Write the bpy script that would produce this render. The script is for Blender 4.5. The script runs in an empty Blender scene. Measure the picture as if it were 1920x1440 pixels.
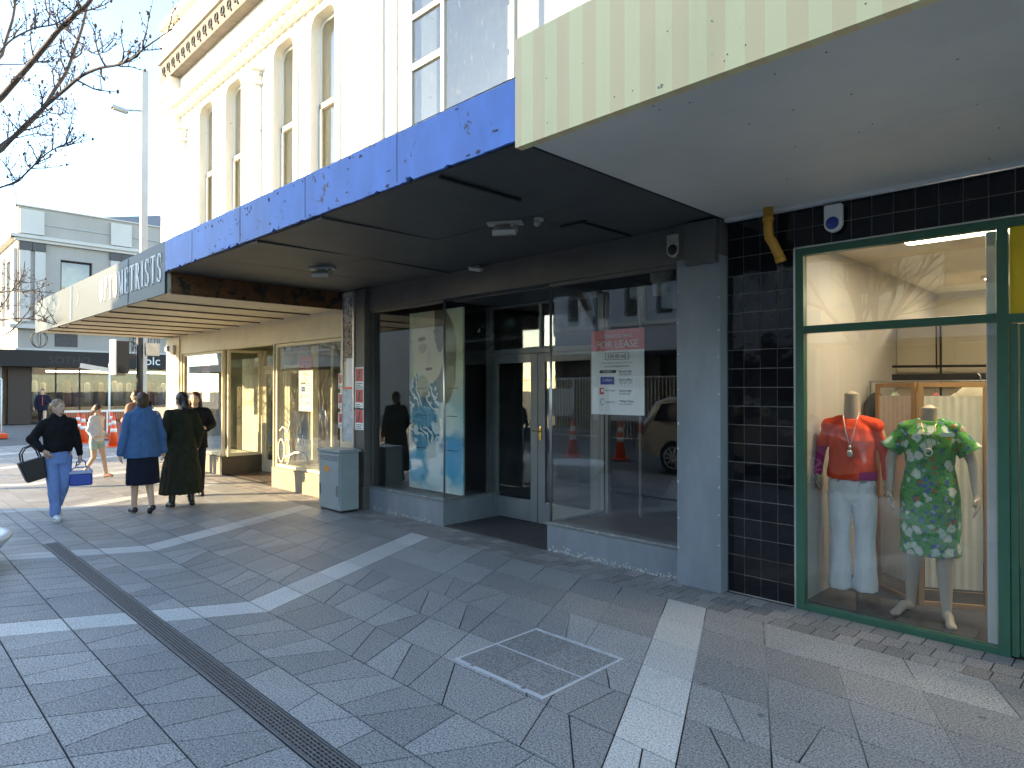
import bpy, math, random
from mathutils import Vector, Matrix, Euler, noise as mnoise
random.seed(7)
R = math.radians
sc = bpy.context.scene
C = sc.collection

# ---------------------------------------------------------------- camera, sky, sun, exposure
cam_d = bpy.data.cameras.new("camera")
cam = bpy.data.objects.new("camera", cam_d); C.objects.link(cam)
cam_d.sensor_width = 36.0
cam_d.lens = 1235.0 / 1920.0 * 36.0
cam_d.clip_start = 0.05; cam_d.clip_end = 2000
cam.location = (0, 0, 1.65)
cam.rotation_euler = (R(90) + math.atan(10 / 1235.0), 0, R(45.0))
sc.camera = cam
sc.view_settings.view_transform = 'Standard'
sc.view_settings.look = 'None'
sc.view_settings.gamma = 1.0
sc.view_settings.exposure = 2.78
sc.view_settings.use_white_balance = True
sc.view_settings.white_balance_temperature = 8900
sc.view_settings.white_balance_tint = 8

SUN_EL = math.atan(0.277)
sund = Vector((-0.58, -0.81, 0.277)).normalized()
w = bpy.data.worlds.new("World"); sc.world = w; w.use_nodes = True
nt = w.node_tree; nt.nodes.clear()
wo = nt.nodes.new('ShaderNodeOutputWorld'); bg = nt.nodes.new('ShaderNodeBackground')
sky = nt.nodes.new('ShaderNodeTexSky'); sky.sky_type = 'NISHITA'; sky.sun_disc = False
sky.sun_elevation = SUN_EL; sky.sun_rotation = R(215.6)
sky.air_density = .75; sky.dust_density = 0.2; sky.ozone_density = 3.0
bg.inputs['Strength'].default_value = 0.15
nt.links.new(sky.outputs[0], bg.inputs[0]); nt.links.new(bg.outputs[0], wo.inputs[0])
sl = bpy.data.lights.new("sun", 'SUN'); sl.energy = 2.3; sl.angle = R(0.5); sl.color = (1.0, 0.86, 0.66)
so = bpy.data.objects.new("sun", sl); C.objects.link(so)
so.rotation_euler = (-sund).to_track_quat('-Z', 'Y').to_euler(); so.location = (-20, -30, 20)

try:
    sc.cycles.max_bounces = 8; sc.cycles.transparent_max_bounces = 24
    sc.cycles.diffuse_bounces = 4; sc.cycles.glossy_bounces = 4
    sc.cycles.caustics_reflective = False; sc.cycles.caustics_refractive = False
    sc.cycles.use_denoising = True
except Exception: pass

# ---------------------------------------------------------------- materials
class N:
    def __init__(s, name):
        s.m = bpy.data.materials.new(name); s.m.use_nodes = True
        s.t = s.m.node_tree; s.t.nodes.clear()
        s.out = s.t.nodes.new('ShaderNodeOutputMaterial')
        s.p = s.t.nodes.new('ShaderNodeBsdfPrincipled')
        s.t.links.new(s.p.outputs[0], s.out.inputs[0])
    def n(s, ty, **k):
        x = s.t.nodes.new(ty)
        for a, v in k.items():
            if hasattr(x, a): setattr(x, a, v)
            else: x.inputs[a].default_value = v
        return x
    def l(s, a, b): s.t.links.new(a, b)
    def coord(s, kind='Object', scale=(1, 1, 1), loc=(0, 0, 0)):
        tc = s.n('ShaderNodeTexCoord'); mp = s.n('ShaderNodeMapping')
        mp.inputs['Scale'].default_value = scale; mp.inputs['Location'].default_value = loc
        s.l(tc.outputs[kind], mp.inputs[0]); return mp.outputs[0]
    def noise(s, vec, scale, detail=4, rough=.6):
        x = s.n('ShaderNodeTexNoise'); x.inputs['Scale'].default_value = scale
        x.inputs['Detail'].default_value = detail; x.inputs['Roughness'].default_value = rough
        if vec is not None: s.l(vec, x.inputs['Vector'])
        return x.outputs['Fac']
    def vor(s, vec, scale, feature='F1', out='Distance'):
        x = s.n('ShaderNodeTexVoronoi'); x.feature = feature; x.inputs['Scale'].default_value = scale
        s.l(vec, x.inputs['Vector']); return x.outputs[out]
    def ramp(s, fac, pts, interp='LINEAR'):
        x = s.n('ShaderNodeValToRGB'); x.color_ramp.interpolation = interp
        e = x.color_ramp.elements
        while len(e) < len(pts): e.new(0.5)
        for i, (p, c) in enumerate(pts):
            e[i].position = p; e[i].color = (c[0], c[1], c[2], 1) if not isinstance(c, (int, float)) else (c, c, c, 1)
        s.l(fac, x.inputs[0]); return x.outputs[0]
    def mix(s, fac, a, b, mode='MIX'):
        x = s.n('ShaderNodeMix'); x.data_type = 'RGBA'; x.blend_type = mode
        for sock, v in ((x.inputs[0], fac), (x.inputs[6], a), (x.inputs[7], b)):
            if isinstance(v, (int, float)): sock.default_value = v
            elif isinstance(v, tuple): sock.default_value = (v[0], v[1], v[2], 1)
            else: s.l(v, sock)
        return x.outputs[2]
    def math(s, op, a, b=0.0, clamp=False):
        x = s.n('ShaderNodeMath'); x.operation = op; x.use_clamp = clamp
        for i, v in enumerate((a, b)):
            if isinstance(v, (int, float)): x.inputs[i].default_value = v
            else: s.l(v, x.inputs[i])
        return x.outputs[0]
    def bump(s, h, strength=.3, dist=.01):
        b = s.n('ShaderNodeBump'); b.inputs['Strength'].default_value = strength; b.inputs['Distance'].default_value = dist
        s.l(h, b.inputs['Height']); s.l(b.outputs[0], s.p.inputs['Normal'])
    def base(s, c):
        if isinstance(c, tuple): s.p.inputs['Base Color'].default_value = (c[0], c[1], c[2], 1)
        else: s.l(c, s.p.inputs['Base Color'])

def scl(c, k): return tuple(min(1, v * k) for v in c)

def paint(name, col, rough=.55, var=.18, scale=3.0, metal=0.0, bump=.15, bscale=60, spec=.5, chips=None, streak=False):
    m = N(name); v = m.coord(scale=(1, 1, .35) if streak else (1, 1, 1))
    f = m.noise(v, scale, 6, .65)
    c = m.ramp(f, [(.3, scl(col, 1 - var)), (.7, scl(col, 1 + var * .6))])
    v2 = m.coord(); f2 = m.noise(v2, bscale, 3)
    if chips:
        ccol, thr, cs = chips
        cf = m.noise(v2, cs, 8, .75); thr -= .085; g = m.ramp(cf, [(thr, 0.0), (thr + .012, 1.0)])
        c = m.mix(g, c, ccol)
    m.base(c); m.p.inputs['Roughness'].default_value = rough; m.p.inputs['Metallic'].default_value = metal
    m.p.inputs['Specular IOR Level'].default_value = spec
    if bump: m.bump(f2, bump, .004)
    return m.m

def emis(name, col, k):
    m = N(name); m.base((.02, .02, .02))
    m.p.inputs['Emission Color'].default_value = (*col, 1); m.p.inputs['Emission Strength'].default_value = k
    return m.m

def glass(name, refl=1.0, tint=(.93, .96, .95), dirt=.04):
    m = N(name); t = m.t; t.nodes.remove(m.p)
    geo = m.n('ShaderNodeNewGeometry'); dot = m.n('ShaderNodeVectorMath'); dot.operation = 'DOT_PRODUCT'
    m.l(geo.outputs['Incoming'], dot.inputs[0]); m.l(geo.outputs['Normal'], dot.inputs[1])
    a = m.math('ABSOLUTE', dot.outputs['Value']); a = m.math('SUBTRACT', 1.0, a, True)
    a = m.math('POWER', a, 4.2); a = m.math('MULTIPLY', a, .94); a = m.math('ADD', a, .055)
    a = m.math('MULTIPLY', a, refl, True)
    tr = m.n('ShaderNodeBsdfTransparent'); tr.inputs[0].default_value = (*tint, 1)
    gl = m.n('ShaderNodeBsdfGlossy'); gl.inputs['Roughness'].default_value = .004
    v = m.coord(); nf = m.noise(v, 1.3, 2)
    b = m.n('ShaderNodeBump'); b.inputs['Strength'].default_value = .02; b.inputs['Distance'].default_value = .02
    m.l(nf, b.inputs['Height']); m.l(b.outputs[0], gl.inputs['Normal'])
    ms = m.n('ShaderNodeMixShader'); m.l(a, ms.inputs[0]); m.l(tr.outputs[0], ms.inputs[1]); m.l(gl.outputs[0], ms.inputs[2])
    df = m.n('ShaderNodeBsdfDiffuse'); df.inputs[0].default_value = (.5, .5, .46, 1)
    d = m.noise(m.coord(scale=(3, 3, .7)), 9, 8, .75)
    d = m.ramp(d, [(.56, 0.0), (.62, dirt * 3)])
    d2 = m.math('ADD', d, dirt * .35)
    ms2 = m.n('ShaderNodeMixShader'); m.l(d2, ms2.inputs[0]); m.l(ms.outputs[0], ms2.inputs[1]); m.l(df.outputs[0], ms2.inputs[2])
    m.l(ms2.outputs[0], m.out.inputs[0])
    return m.m

M = {}
M['cream'] = paint('cream_paint', (.80, .77, .69), .7, .07, 2.2, bump=.25, bscale=45, streak=True, chips=((.32, .29, .24), .725, 3.0))
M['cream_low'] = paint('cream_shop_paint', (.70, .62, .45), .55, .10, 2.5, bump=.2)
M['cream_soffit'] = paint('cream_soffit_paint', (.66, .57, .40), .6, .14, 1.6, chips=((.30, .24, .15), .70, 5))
M['batten'] = paint('dark_batten', (.16, .13, .09), .6)
M['concrete_riser'] = paint('bare_concrete_riser', (.34, .29, .22), .85, .3, 9, bump=.6, bscale=90)
M['black_riser'] = paint('dark_riser', (.05, .043, .036), .4, .3, 6)
M['blue'] = paint('blue_paint', (.035, .19, .60), .5, .32, 2.4, bump=.5, bscale=12, streak=True, chips=((.02, .03, .07), .70, 4.2))
M['opt_blue'] = paint('faded_blue_sign', (.022, .044, .062), .5, .2, 1.2, bump=.15, streak=True)
M['charcoal'] = paint('charcoal_soffit', (.085, .086, .082), .55, .22, 2.0, bump=.25, bscale=20, chips=((.10, .10, .095), .78, 6))
M['dark'] = paint('near_black', (.012, .012, .014), .6, .2)
M['brown'] = paint('rusty_brown_board', (.16, .06, .018), .6, .5, 5.0, chips=((.02, .015, .01), .62, 6))
M['grey'] = paint('blue_grey_paint', (.22, .26, .29), .38, .26, 2.2, streak=True, bump=.25, bscale=70, chips=((.36, .35, .31), .80, 7))
M['grey_dark'] = paint('dark_grey_paint', (.10, .096, .09), .5, .22, 3, bump=.3, bscale=60)
M['grey_door'] = paint('door_grey_paint', (.25, .27, .27), .38, .12, 3)
M['sill_top'] = paint('worn_sill', (.20, .215, .21), .5, .3, 8, chips=((.5, .48, .42), .68, 20))
M['soffit'] = paint('pale_grey_soffit', (.82, .76, .67), .5, .13, .7, bump=.12, chips=((.25, .24, .22), .86, 11))
M['pole'] = paint('pole_paint', (.40, .40, .39), .45, .08, 2)
M['white'] = paint('white_paint', (.75, .75, .73), .5, .07, 4)
M['offwhite'] = paint('aged_white_plastic', (.62, .60, .54), .5, .12, 8)
M['dirty_white'] = paint('dirty_white_plastic', (.45, .42, .34), .5, .35, 20)
M['green'] = paint('dark_green_paint', (.03, .12, .075), .35, .15, 4, bump=.1)
M['alu'] = paint('aluminium', (.62, .62, .61), .3, .08, 5, metal=.9, bump=.05)
M['steel'] = paint('dull_steel', (.33, .34, .35), .45, .2, 12, metal=.8, bump=.2)
M['brass'] = paint('brass', (.75, .52, .18), .25, .1, 8, metal=1, bump=.05)
M['orange_pipe'] = paint('ochre_pipe_paint', (.62, .30, .04), .4, .12, 8)
M['yellow'] = paint('yellow_panel', (.80, .50, .02), .4, .06, 3)
M['navy'] = paint('blue_lens', (.015, .05, .30), .2, .1, 9)
M['grout'] = paint('pale_grout', (.40, .38, .36), .8, .2)
M['cab'] = paint('cabinet_grey_green', (.30, .36, .37), .45, .1, 5, chips=((.16, .13, .09), .74, 12))
M['orange'] = paint('orange_label', (.9, .30, .03), .5, .05)
M['skin'] = paint('skin', (.62, .38, .27), .5, .05, 8, bump=.05)
M['skin2'] = paint('sunlit_skin', (.66, .42, .28), .5, .05, 8, bump=.05)  # copy of skin with sunlight put into the colour, for figures in sun
M['mann'] = paint('mannequin_beige', (.50, .42, .34), .45, .03, 3, bump=.0)
M['hair_blond'] = paint('fair_hair', (.30, .20, .11), .5, .35, 30, bump=.6, bscale=120)
M['hair_brown'] = paint('brown_hair', (.07, .035, .02), .45, .4, 30, bump=.6, bscale=120)
M['hair_black'] = paint('dark_hair', (.018, .013, .011), .4, .4, 30, bump=.6, bscale=120)
M['blk_cloth'] = paint('black_cloth', (.012, .012, .014), .9, .3, 10, bump=.6, bscale=160, spec=.2)
M['olive'] = paint('dark_olive_cloth', (.026, .026, .015), .85, .4, 14, bump=.5, bscale=90, spec=.2)
M['denim_jacket'] = paint('blue_felt_jacket', (.055, .145, .30), .85, .15, 8, bump=.5, bscale=140, spec=.2)
M['jeans'] = paint('light_blue_jeans', (.16, .28, .56), .85, .15, 9, bump=.5, bscale=140, spec=.2)
M['navy_cloth'] = paint('navy_cloth', (.012, .014, .03), .85, .2, 9, spec=.2)
M['white_cloth'] = paint('white_cloth', (.66, .68, .70), .85, .06, 7, bump=.4, bscale=120, spec=.2)
M['mint'] = paint('pale_green_cloth', (.38, .5, .45), .85, .1)
M['tan_cloth'] = paint('tan_cloth', (.40, .22, .16), .85, .15)
M['leather'] = paint('black_leather', (.014, .014, .016), .38, .2, 20)
M['coolbox'] = paint('blue_cool_bag', (.02, .07, .36), .6, .1, 12)
M['red'] = paint('red_print', (.62, .045, .05), .45, .08, 6)
M['pinkred'] = paint('red_header', (.70, .12, .13), .4, .06, 5)
M['paper'] = paint('white_paper', (.84, .87, .87), .5, .05, 6)
M['ink'] = paint('dark_ink', (.03, .035, .04), .5, .1)
M['ink_grey'] = paint('grey_ink', (.34, .37, .39), .5, .1)
M['poster_dark'] = paint('torn_bill', (.20, .17, .17), .7, .9, 14, chips=((.6, .58, .56), .55, 18))
M['poster_green'] = paint('leafy_bill', (.16, .13, .10), .7, .9, 22, chips=((.5, .42, .36), .56, 32))
M['poster_pale'] = paint('pale_bill', (.55, .62, .66), .6, .25, 10, chips=((.30, .42, .48), .64, 16))
M['cone'] = paint('orange_plastic', (.86, .10, .02), .45, .08, 8)
M['refl_tape'] = paint('white_reflective_tape', (.8, .8, .78), .35, .04)
M['rubber'] = paint('black_rubber', (.015, .015, .015), .8, .2)
M['wood'] = paint('pale_timber', (.42, .24, .11), .5, .2, 9, streak=True)
M['linen'] = paint('linen_panel', (.72, .69, .62), .85, .08, 12, bump=.3, bscale=200)
M['shop_wall'] = paint('shop_cream_wall', (.46, .42, .34), .6, .05, 1.5)
M['shop_wall2'] = paint('shop_grey_wall', (.44, .43, .41), .6, .05, 1.5)
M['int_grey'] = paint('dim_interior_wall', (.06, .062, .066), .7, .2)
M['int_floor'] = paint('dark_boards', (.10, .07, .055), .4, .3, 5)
M['opt_wall'] = paint('pale_olive_interior', (.48, .48, .36), .6, .1, 2)
M['farwall'] = paint('far_grey_wall', (.36, .335, .305), .7, .08, .9, streak=True)
M['farwall2'] = paint('far_pale_trim', (.54, .515, .48), .7, .06, .9, streak=True)
M['far_dark'] = paint('dark_stone_cap', (.09, .085, .085), .7, .4, 14)
M['rooftile'] = paint('slate_roof_tiles', (.085, .10, .115), .6, .3, 6)
M['brownclad'] = paint('dark_brown_cladding', (.028, .017, .013), .5, .2, 5)
M['blackfascia'] = paint('black_fascia', (.004, .004, .004), .6, .2, 3)
M['barks'] = paint('grey_brown_bark', (.115, .085, .07), .85, .45, 12, bump=.8, bscale=50)
M['asphalt'] = paint('asphalt', (.12, .12, .12), .85, .25, 3, bump=.6, bscale=150)
M['carsilver'] = paint('silver_beige_car_paint', (.50, .47, .41), .28, .04, 3, metal=.6, bump=0)
M['tailred'] = paint('tail_lamp_red', (.45, .01, .01), .2, .1)
M['planter'] = paint('pale_plastic', (.62, .66, .70), .4, .05)
M['op_grey'] = paint('opposite_grey_render', (.34, .36, .40), .7, .1, 1)
M['op_cream'] = paint('opposite_cream_render', (.74, .66, .44), .7, .1, 1)
M['redsweater'] = None
M['glass_dress'] = glass('dress_shop_glass', 1.5, (.95, .96, .95), dirt=.004)
M['mann_white'] = paint('white_denim', (.84, .86, .88), .85, .05, 7, bump=.4, bscale=120, spec=.2)
M['glass_far'] = glass('far_shop_glass', .7, (.95, .96, .95), dirt=.002)
M['glass'] = glass('shop_glass', 1.35, (.97, .98, .97), dirt=.004)
M['glass_dirty'] = glass('dirty_glass', 1.3, (.92, .94, .92), .05)
M['glass_up'] = glass('upper_window_glass', 1.6, (.8, .82, .8), .03)
M['lamp_warm'] = emis('warm_lamp', (1, .86, .62), 14)
M['lamp_fill'] = emis('added_fill_lamp', (1, .92, .80), 9.0)  # glow of the fill lamps added to the dress shop
M['lamp_tube'] = emis('tube_lamp', (1, .90, .70), 5)

def carpet():
    m = N('charcoal_carpet'); v = m.coord(scale=(1, 5, 1)); f = m.noise(v, 60, 4, .7)
    m.base(m.ramp(f, [(.35, (.015, .015, .018)), (.65, (.10, .10, .11))])); m.p.inputs['Roughness'].default_value = .95
    m.bump(f, .8, .01); return m.m
M['carpet'] = carpet()

def slab_mat(name, lo, hi, speck, rough=.5):
    m = N(name); geo = m.n('ShaderNodeNewGeometry'); v = m.coord()
    c = m.ramp(geo.outputs['Random Per Island'], [(0, scl(lo, .93)), (.5, tuple((a + b) / 2 for a, b in zip(lo, hi))), (.8, hi), (1, scl(hi, 1.18))])
    big = m.noise(v, 1.1, 4); c = m.mix(m.ramp(big, [(.35, .0), (.7, .35)]), c, scl(lo, .72))
    s = m.noise(v, 95, 4, .85); sp = m.ramp(s, [(.455, 1.0), (.49, 0.0)])
    c = m.mix(m.math('MULTIPLY', sp, .85), c, speck)
    s2 = m.noise(v, 95, 3, .75); sp2 = m.ramp(s2, [(.58, 0.0), (.66, .38)])
    c = m.mix(sp2, c, scl(hi, 1.9))
    gum = m.vor(v, 2.3); g = m.ramp(gum, [(.035, .55), (.05, 0.0)]); c = m.mix(g, c, (.03, .03, .03))
    st = m.noise(v, 6, 7, .7); c = m.mix(m.ramp(st, [(.55, 0.0), (.8, .35)]), c, scl(lo, .5))
    m.base(c); m.l(m.ramp(big, [(.3, rough - .08), (.7, rough + .14)]), m.p.inputs['Roughness'])
    m.bump(s, .35, .003); return m.m
M['slab'] = slab_mat('grey_granite_slab', (.345, .34, .33), (.445, .435, .42), (.045, .045, .048))
M['inlay'] = slab_mat('cover_inlay_granite', (.30, .295, .285), (.34, .33, .32), (.04, .04, .042))
M['slab_light'] = slab_mat('pale_granite_slab', (.62, .61, .58), (.72, .70, .66), (.25, .25, .24), .55)
M['cobble'] = slab_mat('cobble_brick', (.26, .25, .24), (.40, .37, .35), (.07, .07, .07), .65)
def grout():
    m = N('paving_joint'); v = m.coord(); sx = m.n('ShaderNodeSeparateXYZ'); m.l(v, sx.inputs[0])
    f = m.math('ADD', sx.outputs['Y'], m.math('MULTIPLY', m.noise(v, 1.5, 3), 2.0))
    c = m.ramp(m.math('DIVIDE', f, 8.0), [(.48, (.016, .016, .018)), (.58, (.46, .45, .42)), (.66, (.46, .45, .42)), (.695, (.05, .045, .042))])
    m.base(c); m.p.inputs['Roughness'].default_value = .9; return m.m
M['joint'] = grout()

def stripes():
    m = N('yellow_striped_vinyl'); v = m.coord(); sx = m.n('ShaderNodeSeparateXYZ'); m.l(v, sx.inputs[0])
    f = m.math('FRACT', m.math('DIVIDE', m.math('ADD', sx.outputs['X'], 40.02), .1716))
    c = m.ramp(f, [(0, (.93, .77, .39)), (.5, (.92, .66, .33))], 'CONSTANT')
    n = m.noise(v, 120, 3); c = m.mix(m.ramp(n, [(.4, 0.0), (.7, .18)]), c, (.86, .80, .48))
    st = m.noise(m.coord(scale=(1, 1, .3)), 3, 6); c = m.mix(m.ramp(st, [(.5, 0.0), (.8, .3)]), c, (.5, .42, .2))
    ch = m.noise(v, 16, 4, .6); c = m.mix(m.ramp(ch, [(.72, 0.0), (.73, 1.0)]), c, (.2, .17, .1))
    m.base(c); m.p.inputs['Roughness'].default_value = .45; m.bump(n, .1, .003); return m.m
M['stripes'] = stripes()

def tilem():
    m = N('black_glazed_tile'); geo = m.n('ShaderNodeNewGeometry'); v = m.coord()
    m.base(m.ramp(geo.outputs['Random Per Island'], [(0, (.004, .004, .006)), (1, (.010, .010, .013))]))
    m.p.inputs['Roughness'].default_value = .06; m.p.inputs['Specular IOR Level'].default_value = .45
    f = m.noise(v, 5, 2); m.bump(f, .12, .02); return m.m
M['tile'] = tilem()

def floral():
    m = N('green_floral_fabric'); v = m.coord()
    wp = m.n('ShaderNodeTexNoise'); wp.inputs['Scale'].default_value = 22; m.l(v, wp.inputs['Vector'])
    vm = m.n('ShaderNodeVectorMath'); vm.operation = 'MULTIPLY_ADD'; m.l(wp.outputs['Color'], vm.inputs[0]); vm.inputs[1].default_value = (.055, .055, .055); m.l(v, vm.inputs[2])
    vv = vm.outputs[0]
    c = m.ramp(m.noise(vv, 26, 4, .7), [(.34, (.01, .10, .035)), (.46, (.03, .26, .07)), (.54, (.12, .40, .05)), (.62, (.02, .22, .16)), (.72, (.30, .42, .06))])
    def flowers(scale, off, thr, colramp, rad, core, c):
        x = m.n('ShaderNodeTexVoronoi'); x.inputs['Scale'].default_value = scale
        mp = m.n('ShaderNodeMapping'); mp.inputs['Location'].default_value = off; m.l(vv, mp.inputs[0]); m.l(mp.outputs[0], x.inputs['Vector'])
        sel = m.n('ShaderNodeSeparateColor'); m.l(x.outputs['Color'], sel.inputs[0])
        on = m.math('GREATER_THAN', sel.outputs[0], thr)
        d = x.outputs['Distance']
        fl = m.math('MULTIPLY', m.math('LESS_THAN', d, rad), on)
        fc = m.ramp(sel.outputs[1], colramp, 'CONSTANT')
        tone = m.ramp(m.math('DIVIDE', d, rad), [(0, core), (.28, core), (.34, (1, 1, 1)), (.75, (.8, .85, .8)), (1, (.5, .7, .6))])
        return m.mix(fl, c, m.mix(1.0, fc, tone, 'MULTIPLY'))
    c = flowers(24, (3.1, 1.2, .5), .35, [(0, (.10, .13, .50)), (.35, (.62, .14, .03)), (.6, (.12, .30, .12)), (.8, (.45, .42, .65))], .36, (.6, .5, .9), c)
    c = flowers(12.0, (0, 0, 0), .14, [(0, (.74, .80, .70)), (.6, (.62, .74, .66)), (.85, (.80, .76, .70))], .40, (.5, .75, .6), c)
    m.base(c); m.p.inputs['Roughness'].default_value = .8; return m.m
M['floral'] = floral()

def sweater():
    m = N('red_orange_knit'); v = m.coord()
    c = m.ramp(m.noise(v, 2.5, 2), [(.35, (.80, .045, .015)), (.7, (.90, .08, .02))])
    sx = m.n('ShaderNodeSeparateXYZ'); m.l(v, sx.inputs[0])
    # magenta colour block on the wearer's right sleeve and low on the other hem
    a = m.math('MULTIPLY', m.math('LESS_THAN', sx.outputs['X'], -.175), m.math('LESS_THAN', sx.outputs['Z'], 1.19))
    b = m.math('MULTIPLY', m.math('GREATER_THAN', sx.outputs['X'], .06), m.math('LESS_THAN', sx.outputs['Z'], 1.01))
    b = m.math('MULTIPLY', b, m.math('LESS_THAN', sx.outputs['X'], .17))
    c = m.mix(m.math('ADD', a, b, True), c, (.42, .01, .16))
    m.base(c); m.p.inputs['Roughness'].default_value = .85
    m.bump(m.noise(m.coord(scale=(4, 4, 1)), 60, 3), .4, .004); return m.m
M['redsweater'] = sweater()

def mural():
    # painterly portrait panel; generic abstraction: pale head above a dark striped scarf turning to turquoise washes
    m = N('painted_panel'); v = m.coord(); sx = m.n('ShaderNodeSeparateXYZ'); m.l(v, sx.inputs[0])
    X, Z = sx.outputs['X'], sx.outputs['Z']
    nz = m.math('SUBTRACT', m.noise(v, 3.2, 4), .5)
    zz = m.math('ADD', Z, m.math('MULTIPLY', nz, .55))
    bgc = m.ramp(m.noise(v, 2.6, 5), [(.35, (.50, .56, .30)), (.5, (.70, .80, .55)), (.65, (.75, .88, .78))])
    low = m.ramp(m.math('DIVIDE', zz, 2.45), [(.0, (.80, .90, .86)), (.10, (.08, .55, .72)), (.20, (.68, .88, .86)), (.27, (.03, .38, .62)), (.36, (.55, .80, .78)), (.44, (.35, .66, .66)), (.55, (.50, .62, .56)), (1, (.5, .56, .42))])
    c = m.mix(m.ramp(m.math('DIVIDE', zz, 2.45), [(.5, 1.0), (.62, 0.0)]), bgc, low)
    # scarf stripes
    wv = m.n('ShaderNodeTexWave'); wv.inputs['Scale'].default_value = 2.4; wv.inputs['Distortion'].default_value = 16.0; wv.inputs['Detail'].default_value = 3.0; wv.inputs['Detail Scale'].default_value = 1.6
    mp = m.n('ShaderNodeMapping'); mp.inputs['Rotation'].default_value = (0, R(38), 0); m.l(v, mp.inputs[0]); m.l(mp.outputs[0], wv.inputs[0])
    st = m.ramp(wv.outputs['Fac'], [(.52, (.02, .20, .27)), (.60, (.74, .90, .86))])
    def ell(cx, cz, rx, rz, soft=.12):
        a = m.math('POWER', m.math('DIVIDE', m.math('ABSOLUTE', m.math('SUBTRACT', m.math('ADD', X, m.math('MULTIPLY', nz, .12)), cx)), rx), 2.0)
        b = m.math('POWER', m.math('DIVIDE', m.math('ABSOLUTE', m.math('SUBTRACT', m.math('ADD', Z, m.math('MULTIPLY', nz, .12)), cz)), rz), 2.0)
        return m.ramp(m.math('ADD', a, b), [(1 - soft, 1.0), (1 + soft * .3, 0.0)])
    c = m.mix(ell(.36, 1.10, .44, .52), c, st)
    c = m.mix(ell(.78, 1.75, .22, .62), c, (.20, .22, .14))
    c = m.mix(ell(.44, 1.92, .34, .52), c, (.74, .70, .50))
    c = m.mix(ell(.66, 2.3, .12, .5), c, (.10, .09, .07))
    for cx, cz, rx, rz, col in ((.28, 2.02, .10, .028, (.06, .07, .05)), (.60, 2.10, .085, .030, (.05, .06, .04)), (.44, 1.62, .085, .026, (.22, .10, .08)), (.45, 1.80, .05, .12, (.62, .62, .48)), (.30, 1.9, .10, .07, (.38, .38, .27)), (.30, 1.38, .16, .16, (.44, .46, .30))):
        c = m.mix(ell(cx, cz, rx, rz, .4), c, col)
    for cx, cz, rx, rz, col in ((.20, .30, .30, .26, (.03, .50, .72)), (.95, .45, .22, .30, (.02, .42, .74)), (.30, .98, .30, .16, (.02, .36, .50)), (.55, .42, .22, .26, (.84, .90, .86)), (.62, .16, .30, .10, (.70, .88, .84)), (.26, .62, .16, .14, (.02, .34, .55)), (.80, .95, .24, .24, (.66, .84, .78))):
        c = m.mix(m.math('MULTIPLY', ell(cx, cz, rx, rz, .5), .85), c, col)
    m.base(c); m.p.inputs['Roughness'].default_value = .5; return m.m
M['mural'] = mural()

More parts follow.
